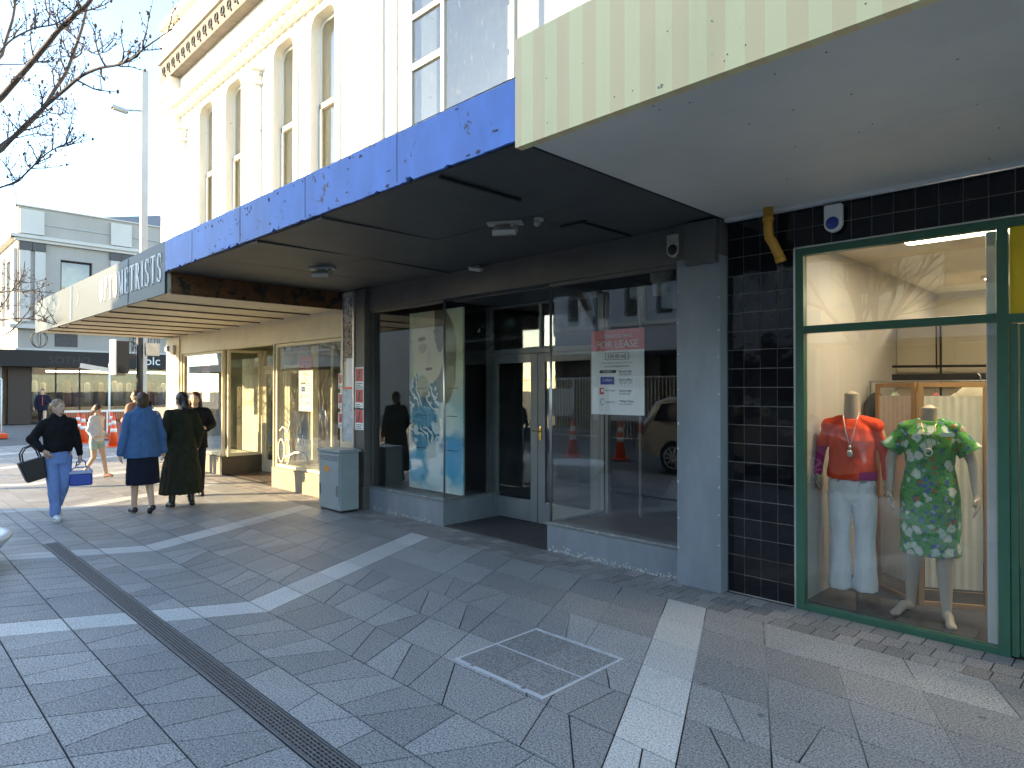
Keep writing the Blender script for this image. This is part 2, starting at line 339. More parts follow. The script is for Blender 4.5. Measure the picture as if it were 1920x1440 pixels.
# ---------------------------------------------------------------- mesh builder
class MB:
    def __init__(s): s.v = []; s.f = []; s.mi = []; s.cur = 0; s.sm = []; s.smooth = False; s.T = None
    def V(s, p):
        p = Vector(p)
        if s.T is not None: p = s.T @ p
        s.v.append(p); return len(s.v) - 1
    def F(s, idx, smooth=None):
        s.f.append(list(idx)); s.mi.append(s.cur); s.sm.append(s.smooth if smooth is None else smooth)
    def box(s, x0, x1, y0, y1, z0, z1):
        if x0 > x1: x0, x1 = x1, x0
        if y0 > y1: y0, y1 = y1, y0
        if z0 > z1: z0, z1 = z1, z0
        i = [s.V(p) for p in ((x0,y0,z0),(x1,y0,z0),(x1,y1,z0),(x0,y1,z0),(x0,y0,z1),(x1,y0,z1),(x1,y1,z1),(x0,y1,z1))]
        for q in ((0,3,2,1),(4,5,6,7),(0,1,5,4),(1,2,6,5),(2,3,7,6),(3,0,4,7)): s.F([i[k] for k in q], False)
        return s
    def rbox(s, c, size, rot=(0, 0, 0)):
        old = s.T; m = Matrix.Translation(c) @ Euler(rot).to_matrix().to_4x4()
        s.T = (old @ m) if old is not None else m
        a, b, d = [k / 2 for k in size]; s.box(-a, a, -b, b, -d, d); s.T = old; return s
    def prism(s, poly, axis, a, b):
        # poly in the two other axes; axis 'x','y','z'
        def P(p, t):
            return {'x': (t, p[0], p[1]), 'y': (p[0], t, p[1]), 'z': (p[0], p[1], t)}[axis]
        i0 = [s.V(P(p, a)) for p in poly]; i1 = [s.V(P(p, b)) for p in poly]; n = len(poly)
        s.F(i0[::-1], False); s.F(i1, False)
        for k in range(n): s.F((i0[k], i0[(k+1) % n], i1[(k+1) % n], i1[k]), False)
        return s
    def tube(s, pts, rad, n=10, cap=True, flat=1.0, up=None):
        pts = [Vector(p) for p in pts]; m = len(pts)
        if isinstance(rad, (int, float)): rad = [rad] * m
        rings = []; prev = None
        for k in range(m):
            d = (pts[min(k+1, m-1)] - pts[max(k-1, 0)])
            if d.length < 1e-9: d = Vector((0, 0, 1))
            d.normalize()
            if prev is None:
                a = Vector(up) if up else (Vector((0, 0, 1)) if abs(d.z) < .9 else Vector((1, 0, 0)))
                u = d.cross(a).normalized()
            else:
                u = (prev - d * prev.dot(d)).normalized()
            prev = u; v = d.cross(u)
            rings.append([s.V(pts[k] + (u * math.cos(t) + v * math.sin(t) * flat) * rad[k]) for t in [2 * math.pi * j / n for j in range(n)]])
        for k in range(m - 1):
            for j in range(n): s.F((rings[k][j], rings[k][(j+1) % n], rings[k+1][(j+1) % n], rings[k+1][j]), True)
        if cap: s.F(rings[0][::-1], False); s.F(rings[-1], False)
        return s
    def cap(s, a, b, ra, rb, n=14):
        # closed tapered capsule
        a = Vector(a); b = Vector(b); d = (b - a); L = d.length; d = d / L if L > 1e-6 else Vector((0, 0, 1))
        pts = []; rr = []
        for k in range(5):
            t = -math.pi / 2 + (math.pi / 2) * k / 4; pts.append(a + d * ra * math.sin(t)); rr.append(max(ra * math.cos(t), ra * .02))
        for k in range(5):
            t = (math.pi / 2) * k / 4; pts.append(b + d * rb * math.sin(t)); rr.append(max(rb * math.cos(t), rb * .02))
        return s.tube(pts, rr, n)
    def limb(s, pts, rad):
        for k in range(len(pts) - 1): s.cap(pts[k], pts[k+1], rad[k], rad[k+1])
        return s
    def ell(s, c, r, rot=(0, 0, 0), n=18, m=12):
        c = Vector(c); q = Euler(rot).to_matrix(); rings = []
        for k in range(1, m):
            t = math.pi * k / m
            rings.append([s.V(c + q @ Vector((r[0]*math.sin(t)*math.cos(p), r[1]*math.sin(t)*math.sin(p), r[2]*math.cos(t)))) for p in [2*math.pi*j/n for j in range(n)]])
        top = s.V(c + q @ Vector((0, 0, r[2]))); bot = s.V(c + q @ Vector((0, 0, -r[2])))
        for j in range(n):
            s.F((top, rings[0][j], rings[0][(j+1) % n]), True)
            s.F((bot, rings[-1][(j+1) % n], rings[-1][j]), True)
        for k in range(m - 2):
            for j in range(n): s.F((rings[k][j], rings[k+1][j], rings[k+1][(j+1) % n], rings[k][(j+1) % n]), True)
        return s
    def loft(s, rings, n=48, fold=None, close=True):
        # rings: (cx, cy, z, rx, ry); fold(angle, t) multiplies the radius
        R_ = []
        for k, (cx, cy, z, rx, ry) in enumerate(rings):
            t = k / (len(rings) - 1); row = []
            for j in range(n):
                a = 2 * math.pi * j / n; f = fold(a, t) if fold else 1.0
                row.append(s.V((cx + rx * f * math.cos(a), cy + ry * f * math.sin(a), z)))
            R_.append(row)
        for k in range(len(R_) - 1):
            for j in range(n): s.F((R_[k][j], R_[k][(j+1) % n], R_[k+1][(j+1) % n], R_[k+1][j]), True)
        if close: s.F(R_[0][::-1], False); s.F(R_[-1], False)
        return s
    def build(s, name, mat, parent=None, bevel=0, loc=None):
        me = bpy.data.meshes.new(name)
        off = Vector((0, 0, 0))
        q = parent
        while q is not None: off += Vector(q.location); q = q.parent
        if loc is not None: off = off + Vector(loc)
        me.from_pydata([tuple(v - off) for v in s.v], [], s.f)
        mats = mat if isinstance(mat, (list, tuple)) else [mat]
        for m_ in mats: me.materials.append(M[m_] if isinstance(m_, str) else m_)
        me.polygons.foreach_set('material_index', s.mi)
        me.polygons.foreach_set('use_smooth', s.sm)
        me.update()
        o = bpy.data.objects.new(name, me); C.objects.link(o)
        if parent is not None: o.parent = parent
        if loc is not None: o.location = loc
        if bevel:
            b = o.modifiers.new('bevel', 'BEVEL'); b.width = bevel; b.segments = 2; b.limit_method = 'ANGLE'; b.angle_limit = R(40)
        return o

def tag(o, label=None, cat=None, group=None, kind=None):
    if label: o['label'] = label
    if cat: o['category'] = cat
    if group: o['group'] = group
    if kind: o['kind'] = kind
    return o
def thing(name, label, cat, loc=(0, 0, 0), group=None):
    o = bpy.data.objects.new(name, None); C.objects.link(o); o.location = loc; o.empty_display_size = .2
    return tag(o, label, cat, group)
def struct(o): o['kind'] = 'structure'; return o
def copy_tree(o, parent=None):
    c = o.copy(); C.objects.link(c)
    if parent is not None: c.parent = parent
    for ch in o.children: copy_tree(ch, c)
    return c
def voxel(o, size, smooth=4):
    r = o.modifiers.new('r', 'REMESH'); r.mode = 'VOXEL'; r.voxel_size = size; r.use_smooth_shade = True
    if smooth:
        m = o.modifiers.new('s', 'SMOOTH'); m.factor = .5; m.iterations = smooth
    return o
def bake(o):
    dg = bpy.context.evaluated_depsgraph_get(); dg.update()
    me = bpy.data.meshes.new_from_object(o.evaluated_get(dg)); o.modifiers.clear(); o.data = me
    me.polygons.foreach_set('use_smooth', [True] * len(me.polygons)); return o
def text_mesh(name, s, size, mat, parent, M4, align='CENTER', ext=.001, sx=1.0):
    cu = bpy.data.curves.new(name, 'FONT'); cu.body = s; cu.size = size; cu.extrude = ext; cu.align_x = align; cu.resolution_u = 3
    t = bpy.data.objects.new(name, cu); C.objects.link(t)
    dg = bpy.context.evaluated_depsgraph_get(); dg.update()
    me = bpy.data.meshes.new_from_object(t.evaluated_get(dg))
    bpy.data.objects.remove(t); bpy.data.curves.remove(cu)
    off = Vector((0, 0, 0)); q = parent
    while q is not None: off += Vector(q.location); q = q.parent
    mt = Matrix.Translation(-off) @ M4 @ Matrix.Diagonal((sx, 1, 1, 1))
    me.transform(mt); me.materials.clear(); me.materials.append(M[mat]); me.name = name
    o = bpy.data.objects.new(name, me); C.objects.link(o); o.parent = parent
    return o
def on_wall(x, y, z):      # text lying on a plane that faces -Y
    return Matrix.Translation((x, y, z)) @ Matrix.Rotation(R(90), 4, 'X')
def on_wall_x(x, y, z):    # text on a plane that faces +X
    return Matrix.Translation((x, y, z)) @ Matrix.Rotation(R(90), 4, 'Z') @ Matrix.Rotation(R(90), 4, 'X')

def wall(mb, x0, x1, z0, z1, y0, y1, ops):
    xs = sorted({x0, x1, *[a for o in ops for a in o[:2]]}); zs = sorted({z0, z1, *[a for o in ops for a in o[2:4]]})
    for i in range(len(xs) - 1):
        run = None
        for k in range(len(zs) - 1):
            cx = (xs[i] + xs[i+1]) / 2; cz = (zs[k] + zs[k+1]) / 2
            hole = any(o[0] < cx < o[1] and o[2] < cz < o[3] for o in ops)
            if not hole:
                if run is None: run = zs[k]
            if hole and run is not None: mb.box(xs[i], xs[i+1], y0, y1, run, zs[k]); run = None
        if run is not None: mb.box(xs[i], xs[i+1], y0, y1, run, zs[-1])

W = 5.05      # plane of the shopfronts
# ================================================================ THE GROUND
mb = MB(); mb.F([mb.V(p) for p in ((-400, -400, -.03), (400, -400, -.03), (400, 400, -.03), (-400, 400, -.03))])
struct(mb.build('ground', 'asphalt'))
mb = MB(); mb.box(-24, 9, -.95, 15, -.028, -.005); struct(mb.build('pavement_bed', 'joint'))

BANDS = [1.7, -1.70, -5.08, -7.68, -11.0, -14.2, -17.5, -20.9]
def bx(xk, y): return xk - .47 * (y - 2.18) if y > 2.18 else xk + .53 * (y - 2.18)
def paving():
    mb = MB(); rnd = random.Random(3)
    G_ = .0042
    def slab(poly, mi):
        # inset towards the centroid by half a joint
        n = len(poly); area = 0
        for i in range(n):
            a, b = poly[i], poly[(i+1) % n]; area += a[0]*b[1] - b[0]*a[1]
        if abs(area) < .012: 
            if abs(area) < .002: return
        ins = []
        for i in range(n):
            p0 = Vector((*poly[i-1], 0)); p = Vector((*poly[i], 0)); p1 = Vector((*poly[(i+1) % n], 0))
            d0 = (p - p0).normalized(); d1 = (p1 - p).normalized()
            n0 = Vector((-d0.y, d0.x, 0)); n1 = Vector((-d1.y, d1.x, 0)); k = 1 + n0.dot(n1)
            ins.append(p + (n0 + n1) * (G_ / max(k, .25)))
        h = rnd.uniform(-.0008, .0008); tx = rnd.uniform(-.0012, .0012); ty = rnd.uniform(-.0012, .0012)
        c = sum(ins, Vector()) / n
        mb.cur = mi
        top = [mb.V((p.x, p.y, h + (p.x - c.x) * tx + (p.y - c.y) * ty)) for p in ins]
        bot = [mb.V((p.x, p.y, -.0048)) for p in ins]
        mb.F(top)
        for i in range(n): mb.F((bot[i], bot[(i+1) % n], top[(i+1) % n], top[i]))
    def strip(y0, y1, xa, xb):
        edges = []
        for xk in sorted(BANDS):
            l0, l1 = bx(xk, y0), bx(xk, y1); edges.append((l0, l1, 1)); edges.append((l0 + .335, l1 + .335, 0))
        js = [(xa, xa, 0)] + [e for e in edges if min(e[0], e[1]) > xa + .02 and max(e[0], e[1]) < xb - .02] + [(xb, xb, 0)]
        inband = any(True for xk in BANDS if bx(xk, y0) < xa < bx(xk, y0) + .335 and bx(xk, y1) < xa < bx(xk, y1) + .335)
        for i in range(len(js) - 1):
            a, b = js[i], js[i+1]; light = a[2] == 1 if i > 0 else inband
            cur = (a[0], a[1]); k = rnd.random() < .5; segs = []
            if light:
                if rnd.random() < .2:
                    f = rnd.uniform(.35, .65); m = (a[0] + (b[0]-a[0])*f, a[1] + (b[1]-a[1])*(f + rnd.uniform(-.1, .1))); segs = [m]
            else:
                wb, wt = b[0] - a[0], b[1] - a[1]; step = .50 if y0 < 2.1 else (.43 if y0 < 3.7 else .42); nn = max(1, round((wb + wt) / 2 / step)); prev_skip = False
                for q in range(nn):
                    f0 = (a[0] + wb * q / nn, a[1] + wt * q / nn); f1 = (a[0] + wb * (q + 1) / nn, a[1] + wt * (q + 1) / nn); cw, ct = f1[0] - f0[0], f1[1] - f0[1]
                    if q and not (rnd.random() < .08 and not prev_skip): segs.append(f0); prev_skip = False
                    elif q: prev_skip = True
                    if rnd.random() < (.92 if y0 < 2.5 else .5 if y0 < 3.7 else .15) and min(cw, ct) > .2:      # slanting joint that cuts the slab in two wedges
                        u_ = rnd.uniform(.25, .42); v_ = rnd.uniform(.6, .8)
                        if y0 < 2.1 or rnd.random() < .6: u_, v_ = v_, u_
                        segs.append((f0[0] + cw * u_, f0[1] + ct * v_))
            pts = [(a[0], a[1])] + segs + [(b[0], b[1])]
            for p, q in zip(pts, pts[1:]):
                slab([(p[0], y0), (q[0], y0), (q[1], y1), (p[1], y1)], 1 if light else 0)
    ys = [-.95, -.47, -.09, .30, .69, 1.07, 1.43]
    for a, b in zip(ys, ys[1:]): strip(a, b, -23.9, 3.2)
    strip(1.43, 1.575, -23.9, -8.52)
    ys = [1.575, 1.80, 2.185, 2.575, 2.965, 3.355, 3.75, 4.145, 4.56]
    for a, b in zip(ys, ys[1:]): strip(a, b, -23.9, 3.2)
    ys = [4.56 + .4 * k for k in range(26)]
    for a, b in zip(ys, ys[1:]): strip(a, b, -23.9, -16.25)
    # three courses of small setts against the shopfronts
    for r, (a, b) in enumerate(((4.56, 4.72), (4.72, 4.885), (4.885, 5.045))):
        x = -16.2 + r * .07
        while x < 3:
            L = rnd.uniform(.13, .17); slab([(x, a), (x + L, a), (x + L, b), (x, b)], 2); x += L
    return mb.build('pavement', ['slab', 'slab_light', 'cobble'])
struct(paving())

# slot drain
dr = thing('drain_channel', 'long dark slotted drainage grate set flush in the grey paving', 'drain', (-8.5, 1.53, 0))
mb = MB(); mb.box(-8.52, 3.2, 1.436, 1.444, -.0045, .001); mb.box(-8.52, 3.2, 1.562, 1.57, -.0045, .001); mb.box(-8.524, -8.5, 1.436, 1.57, -.0045, .001); mb.build('frame', 'steel', dr)
mb = MB(); mb.box(-8.5, 3.2, 1.445, 1.561, -.0048, -.0040); mb.build('channel', 'dark', dr)
mb = MB()
for k in range(6): mb.box(-8.5, 3.2, 1.448 + k * .0198, 1.457 + k * .0198, -.0038, -.0002)
x = -8.48
while x < 3.2: mb.box(x, x + .008, 1.445, 1.561, -.0039, -.0009); x += .034
mb.build('grating', paint('grating_iron', (.20, .185, .18), .5, .4, 30, metal=.3), dr)
# access cover
ac = thing('access_cover', 'square steel-edged access cover inlaid with four paving slabs', 'access cover', (-2.74, 2.97, 0))
mb = MB()
x0, x1, y0, y1 = -3.105, -2.375, 2.60, 3.345; z0, z1 = -.003, .004
for a, b, c, d in ((x0, x1, y0, y0+.028), (x0, x1, y1-.028, y1), (x0, x0+.016, y0+.028, y1-.028), (x1-.016, x1, y0+.028, y1-.028), (x0+.016, x1-.016, y0+.35, y0+.360)): mb.box(a, b, c, d, z0, z1)
mb.build('frame', paint('cover_frame_steel', (.60, .62, .64), .5, .15, 20, metal=.1), ac)
mb = MB()
for i, (a, b) in enumerate(((x0+.018, -2.744), (-2.738, x1-.018))):
    mb.box(a, b, y0+.03, y0+.348, z0, .0025); mb.box(a, b, y0+.364, y1-.03, z0, .0025)
mb.build('inlay', 'inlay', ac)
for cx, cy in ((-2.95, y0+.014), (-2.53, y0+.014), (-2.95, y1-.014), (-2.53, y1-.014)):
    mb = MB(); mb.tube([(cx, cy, .003), (cx, cy, .007)], .012, 10); mb.build('lifting_key_hole', 'alu', ac)

# ================================================================ THE CREAM CORNER BUILDING (opticians' shop, upper floor)
B1 = thing('shop_building', 'cream two-storey corner building with four tall arched windows over the empty opticians shop', 'building', (-12, W, 0))
XL, XR = -16.05, -7.80
def up_windows():
    ops = []
    for a, b in ((-14.12, -13.40), (-12.76, -12.04), (-10.74, -10.02), (-9.44, -8.72)): ops.append((a, b, 4.35, 7.42))
    return ops
OPS = up_windows()
mb = MB()
wall(mb, XL, XR, 2.80, 9.75, W, W + .35, OPS)
for a, b, z0, z1 in OPS:
    for sx, xc in ((1, a), (-1, b)):
        r = .17; pts = [(xc, z1), (xc + sx * r, z1)]
        arc = [(xc + sx * (r - r * math.sin(t)), z1 - r + r * math.cos(t)) for t in [math.pi/2 * k / 6 for k in range(1, 7)]]
        pts = pts + arc
        if sx < 0: pts = pts[::-1]
        mb.prism(pts, 'y', W + .002, W + .348)
wall(mb, XL, XL + .35, 0, 0.1, W + .35, W + .36, [])
mb.box(XL, XL + .35, W + .35, 16, 2.80, 9.75)       # return wall on the cross street
mb.box(XL + .35, XR, 9.2, 9.5, 2.80, 9.6)
mb.box(XL + .35, XR + .0, W + .35, 9.2, 9.3, 9.5)   # roof
mb.build('upper_wall', 'cream', B1)
# mouldings
mb = MB()
for a, b, z0, z1 in OPS:   # raised architraves
    r = .20
    for s, xa in ((-1, a), (1, b)):
        mb.box(xa + (s * .10 if s > 0 else -.10), xa, W - .045, W, 4.35, z1 - r) if s < 0 else mb.box(xa, xa + .10, W - .045, W, 4.35, z1 - r)
    N_ = 8
    out = []; inn = []
    for k in range(N_ + 1):
        t = math.pi - (math.pi / 2) * k / N_
        out.append((a + r - .0 + (r + .10) * math.cos(t), z1 - r + (r + .10) * math.sin(t))); inn.append((a + r + r * math.cos(t), z1 - r + r * math.sin(t)))
    for k in range(N_ + 1):
        t = math.pi / 2 - (math.pi / 2) * k / N_
        out.append((b - r + (r + .10) * math.cos(t), z1 - r + (r + .10) * math.sin(t))); inn.append((b - r + r * math.cos(t), z1 - r + r * math.sin(t)))
    for k in range(len(out) - 1): mb.prism([out[k], inn[k], inn[k+1], out[k+1]], 'y', W - .045, W + .001)
mb.build('window_surround', 'cream', B1)
mb = MB()
for xa, xb, d in ((-16.10, -15.35, .16), (-8.05, -7.80, .14), (-7.62, -7.42, .14)):
    mb.box(xa, xb, W - d, W, 3.46, 8.10); mb.box(xa - .03, xb + .03, W - d - .04, W, 8.10, 8.22); mb.box(xa-.02, xb+.02, W-d-.02, W, 8.95, 9.6)
    mb.box(xa + .06, xb - .06, W - d - .03, W, 8.22, 8.5)
for xc in (-15.08, -11.38):
    mb.tube([(xc, W - .02, 2.9), (xc, W - .02, 7.0)], .10, 16); mb.box(xc - .13, xc + .13, W - .13, W, 7.0, 7.06)
    mb.tube([(xc, W - .03, 7.06), (xc, W - .03, 7.14), (xc, W - .03, 7.24)], [.10, .12, .15], 16); mb.box(xc - .16, xc + .16, W - .19, W, 7.24, 7.30)
mb.box(XL, XR, W - .06, W, 7.62, 7.74); mb.box(XL, XR, W - .10, W, 7.74, 7.80)
x = -15.2
while x < XR - .2: mb.box(x, x + .085, W - .17, W - .06, 7.60, 7.72); x += .235   # dentils
mb.box(XL - .05, XR, W - .20, W, 7.80, 8.00); mb.box(XL-.06, XR, W - .25, W, 8.94, 9.04); mb.box(XL - .03, XR, W - .10, W, 9.06, 9.62); mb.box(XL-.1, XR, W-.2, W + .4, 9.75, 9.9)
mb.build('pilaster_and_cornice', 'cream', B1)
fr = MB(); fr.box(XL - .02, XR, W - .20, W, 8.50, 8.94); fz = fr.build('frieze', paint('frieze_stone_colour', (.17, .15, .13), .8, .3, 6), B1)
mb = MB(); x = XL + .1
while x < XR - .2:
    c = (x + .13, W - .21, 8.72)
    mb.tube([(c[0] + .085 * math.cos(t) * (1 - .06 * k), c[1], c[2] + .12 * math.sin(t) * (1 - .06 * k)) for k, t in enumerate([-.4 + .62 * i for i in range(11)])], .019, 6)
    mb.tube([(c[0] + .06, c[1], c[2] - .06), (c[0] + .13, c[1], c[2] - .15)], .016, 6)
    x += .30
mb.build('scroll_ornament', 'far_dark', fz)
for i, (a, b, z0, z1) in enumerate(OPS):     # sash windows
    mb = MB(); y = W + .11
    mb.box(a, a + .05, y, y + .05, z0, z1); mb.box(b - .05, b, y, y + .05, z0, z1)
    mb.box(a + .05, b - .05, y, y + .05, z1 - .06, z1); mb.box(a + .05, b - .05, y - .03, y + .05, 6.02, 6.10); mb.box(a + .05, b - .05, y, y + .05, z0, z0 + .08)
    mb.box(a + .05, a + .10, y - .03, y, z0, 6.1); 
    for sx, xc in ((1, a + .05), (-1, b - .05)):
        r = .13; pts = [(xc, z1 - .06), (xc + sx * r, z1 - .06)] + [(xc + sx * (r - r * math.sin(t)), z1 - .06 - r + r * math.cos(t)) for t in [math.pi/2 * k / 6 for k in range(1, 7)]]
        if sx < 0: pts = pts[::-1]
        mb.prism(pts, 'y', y + .002, y + .048)
    wn = mb.build('sash_window', 'cream', B1)
    g = MB(); g.box(a + .05, b - .05, y + .022, y + .028, z0, z1 - .06); g.build('pane', 'glass_up', wn)
mb = MB(); mb.box(XL + .36, XR, W + .55, W + .58, 3.0, 9.2); mb.build('room_lining', paint('pane_reflection_lining', (.72, .71, .64), .8, .3, 3, streak=True), B1)  # pale streaky lining that stands in for reflections in the panes
mb = MB(); mb.tube([(-13.62, W + .12, 6.0), (-13.62, W + .1, 5.2), (-13.55, W + .06, 4.8), (-13.5, W - .02, 4.3)], .022, 8); mb.build('waste_pipe', 'steel', B1)

# ground floor of the opticians
mb = MB()
wall(mb, XL, -8.46, 0, 2.80, W, W + .12, [(-15.22, -13.04, .34, 2.42), (-13.04, -10.80, 0, 2.42), (-10.78, -8.60, .34, 2.42)])
mb.box(XL, XL + .12, W + .12, 9.0, 0, 2.80)
mb.box(-16.12, -15.30, W - .03, W, 0, 2.795)
mb.build('shop_wall', 'cream_low', B1)
mb = MB(); mb.box(-15.22, -13.02, W - .02, W + .1, 0, .34); mb.build('stall_riser', 'concrete_riser', B1)
mb = MB(); mb.box(-13.04, -12.94, W - .02, 5.82, 0, .345); mb.build('stall_riser', 'black_riser', B1)
mb = MB(); mb.box(-10.78, -8.46, W - .022, W - .001, 0, .34); mb.box(-10.80, -10.782, W - .02, 5.8, 0, .34); mb.build('stall_riser', 'concrete_riser', B1)
def shopwin(parent, x0, x1, z0, z1, y, mat='cream_low', t=.045, gm='glass_dirty', name='shop_window', label=None):
    mb = MB(); mb.box(x0, x0 + t, y, y + .06, z0, z1); mb.box(x1 - t, x1, y, y + .06, z0, z1); mb.box(x0 + t, x1 - t, y, y + .06, z1 - t, z1); mb.box(x0 + t, x1 - t, y - .02, y + .06, z0, z0 + t)
    o = mb.build(name, mat, parent)
    if label: o['label'] = label
    g = MB(); g.box(x0 + t, x1 - t, y + .027, y + .033, z0 + t, z1 - t); g.build('pane', gm, o); return o
shopwin(B1, -15.20, -13.06, .35, 2.41, W + .03)
shopwin(B1, -10.76, -8.62, .35, 2.41, W + .03)
mb = MB(); mb.box(-13.0, -12.95, W + .1, W + .15, .345, 2.42); mb.box(-13.0, -12.95, 5.76, 5.81, .345, 2.42); mb.box(-13.0, -12.95, W + .15, 5.76, .345, .40); mb.box(-13.0, -12.95, W+.15, 5.76, 2.37, 2.42)
o = mb.build('return_window', 'cream_low', B1); mb = MB(); mb.box(-12.98, -12.974, W + .15, 5.76, .40, 2.37); mb.build('pane', 'glass_dirty', o)
mb = MB(); mb.box(-10.80, -10.75, W + .12, W + .17, .345, 2.42); mb.box(-10.80, -10.75, 5.76, 5.81, .345, 2.42); mb.box(-10.80, -10.75, W + .17, 5.76, .345, .40)
o = mb.build('return_window', 'cream_low', B1); mb = MB(); mb.box(-10.78, -10.774, W + .17, 5.76, .40, 2.37); mb.build('pane', 'glass_dirty', o)
mb = MB(); mb.box(-12.95, -12.87, 5.82, 5.88, 0, 2.42); mb.box(-10.86, -10.78, 5.82, 5.88, 0, 2.42); mb.box(-12.87, -10.86, 5.82, 5.88, 2.05, 2.11)
for a, b in ((-12.86, -11.88), (-11.86, -10.87)):
    mb.box(a, a + .09, 5.83, 5.87, .01, 2.04); mb.box(b - .09, b, 5.83, 5.87, .01, 2.04); mb.box(a + .09, b - .09, 5.83, 5.87, .01, .25); mb.box(a + .09, b - .09, 5.83, 5.87, 1.95, 2.04)
o = mb.build('entrance_door', 'cream_low', B1); mb = MB(); mb.box(-12.77, -10.96, 5.848, 5.853, .25, 2.42); mb.build('pane', 'glass_dirty', o)
# canopy
cn = MB(); cn.box(-16.42, -8.52, 2.66, W, 2.84, 3.36); cn = cn.build('canopy', 'cream_soffit', B1); cn['label'] = 'canopy with a blue-grey lettered fascia and boarded cream soffit'
mb = MB(); mb.box(-16.45, -8.515, 2.63, 2.66, 2.80, 3.43); mb.box(-16.45, -16.42, 2.66, W, 2.82, 3.40); mb.build('fascia', 'opt_blue', cn)
mb = MB(); mb.box(-16.42, -8.52, 2.66, W - .03, 2.815, 2.838); mb.build('soffit', 'cream_soffit', cn)
mb = MB(); x = -15.6
while x < -8.8: mb.box(x, x + .035, 2.70, W - .06, 2.795, 2.814); x += .88
mb.build('batten', 'batten', cn)
M['blue_strip'] = paint('blue_strip', (.12, .22, .36), .5)
for bxx in ((-10.02, -10.0, 2.622, 2.631, 2.83, 3.42), (-13.35, -13.25, 2.622, 2.631, 2.83, 3.42)):
    mb = MB(); mb.box(*bxx); mb.build('fascia_joint', 'blue_strip', cn)
mb = MB(); mb.box(-8.515, -8.47, 2.70, W, 2.80, 3.06); mb.build('end_board', 'brown', cn)

# lettering O P T O M E T R I S T S in a condensed serif
def serif_word(word, x, z, h, wd, gap, y, parent):
    mb = MB(); st = h * .155; th = h * .05; D = (y - .006, y)
    def bar(a, b, c, d): mb.box(x + a * wd, x + b * wd, D[0], D[1], z + c * h, z + d * h)
    def arc(cx, cz, rx, rz, t0, t1, wmax, wmin, wf=1.0):
        K = 18; o_, i_ = [], []
        for k in range(K + 1):
            t = t0 + (t1 - t0) * k / K; ww = wmin + (wmax - wmin) * abs(math.cos(t)) ** 1.5
            cxx, czz = x + cx * wd * wf, z + cz * h
            o_.append((cxx + rx * wd * wf * math.cos(t), czz + rz * h * math.sin(t))); i_.append((cxx + (rx * wd * wf - ww) * math.cos(t), czz + (rz * h - min(ww, th * 1.2)) * math.sin(t)))
        for k in range(K): mb.prism([o_[k], i_[k], i_[k+1], o_[k+1]], 'y', D[0], D[1])
    def slant(x0, z0, x1, z1, ww):
        mb.prism([(x + x0 * wd, z + z0 * h), (x + x0 * wd + ww, z + z0 * h), (x + x1 * wd + ww, z + z1 * h), (x + x1 * wd, z + z1 * h)], 'y', D[0] + .001, D[1])
    s_ = st / wd; sf = .05
    for ch in word:
        k = 1.0
        if ch == 'O': arc(.5, .5, .5, .5, 0, 2 * math.pi, st, th)
        elif ch == 'P': bar(.1, .1 + s_, 0, 1); bar(0, .28 + s_*.5, 0, sf); bar(0, .1, 1 - sf, 1); arc(.1 + s_, .74, .78 - s_, .26, -math.pi/2, math.pi/2, st, th); 
        elif ch == 'T': bar(.5 - s_/2, .5 + s_/2, 0, 1 - sf); bar(0, 1, 1 - sf, 1); bar(0, .09, .78, 1 - sf); bar(.91, 1, .78, 1 - sf); bar(.25, .75, 0, sf)
        elif ch == 'M': k = 1.25; bar(.08, .15, 0, 1); bar(1.25 - .08 - s_, 1.17, 0, 1); slant(.08, 1, .52, 0, st * .9); slant(1.08, 1, .56, 0, th); bar(0, .3, 0, sf); bar(.88, 1.25, 0, sf); bar(0, .1, 1 - sf, 1); bar(1.1, 1.25, 1 - sf, 1)
        elif ch == 'E': bar(.1, .1 + s_, 0, 1); bar(0, .9, 0, sf); bar(0, .88, 1 - sf, 1); bar(.1 + s_, .6, .48, .53); bar(.58, .64, .40, .61); bar(.82, .9, sf, .24); bar(.80, .88, .78, 1 - sf)
        elif ch == 'R': bar(.1, .1 + s_, 0, 1); bar(0, .3 + s_*.5, 0, sf); bar(0, .1, 1 - sf, 1); arc(.1 + s_, .76, .72 - s_, .24, -math.pi/2, math.pi/2, st, th); slant(.72, 0, .38, .52, st * .9); bar(.72, 1.05, 0, sf)
        elif ch == 'I': k = .55; bar(.27 - s_/2, .27 + s_/2, 0, 1); bar(0, .55, 0, sf); bar(0, .55, 1 - sf, 1)
        elif ch == 'S': k = .85; arc(.42, .75, .38, .25, .15 * math.pi, 1.5 * math.pi, st, th * 1.3); arc(.42, .25, .40, .25, -.85 * math.pi, .5 * math.pi, st, th * 1.3); bar(.74, .80, .68, 1.0); bar(.02, .08, 0, .30)
        x += wd * k + gap
    return mb.build('lettering', 'white', parent), x
LET, xe = serif_word('OPTOMETRISTS', -11.45, 2.955, .355, .198, .050, 2.629, cn)
mb = MB(); mb.prism([(-12.86, 3.05), (-12.80, 3.10), (-12.78, 3.2), (-12.84, 3.28), (-12.80, 3.19)], 'y', 2.624, 2.629); mb.build('letter_remnant', 'white', cn)

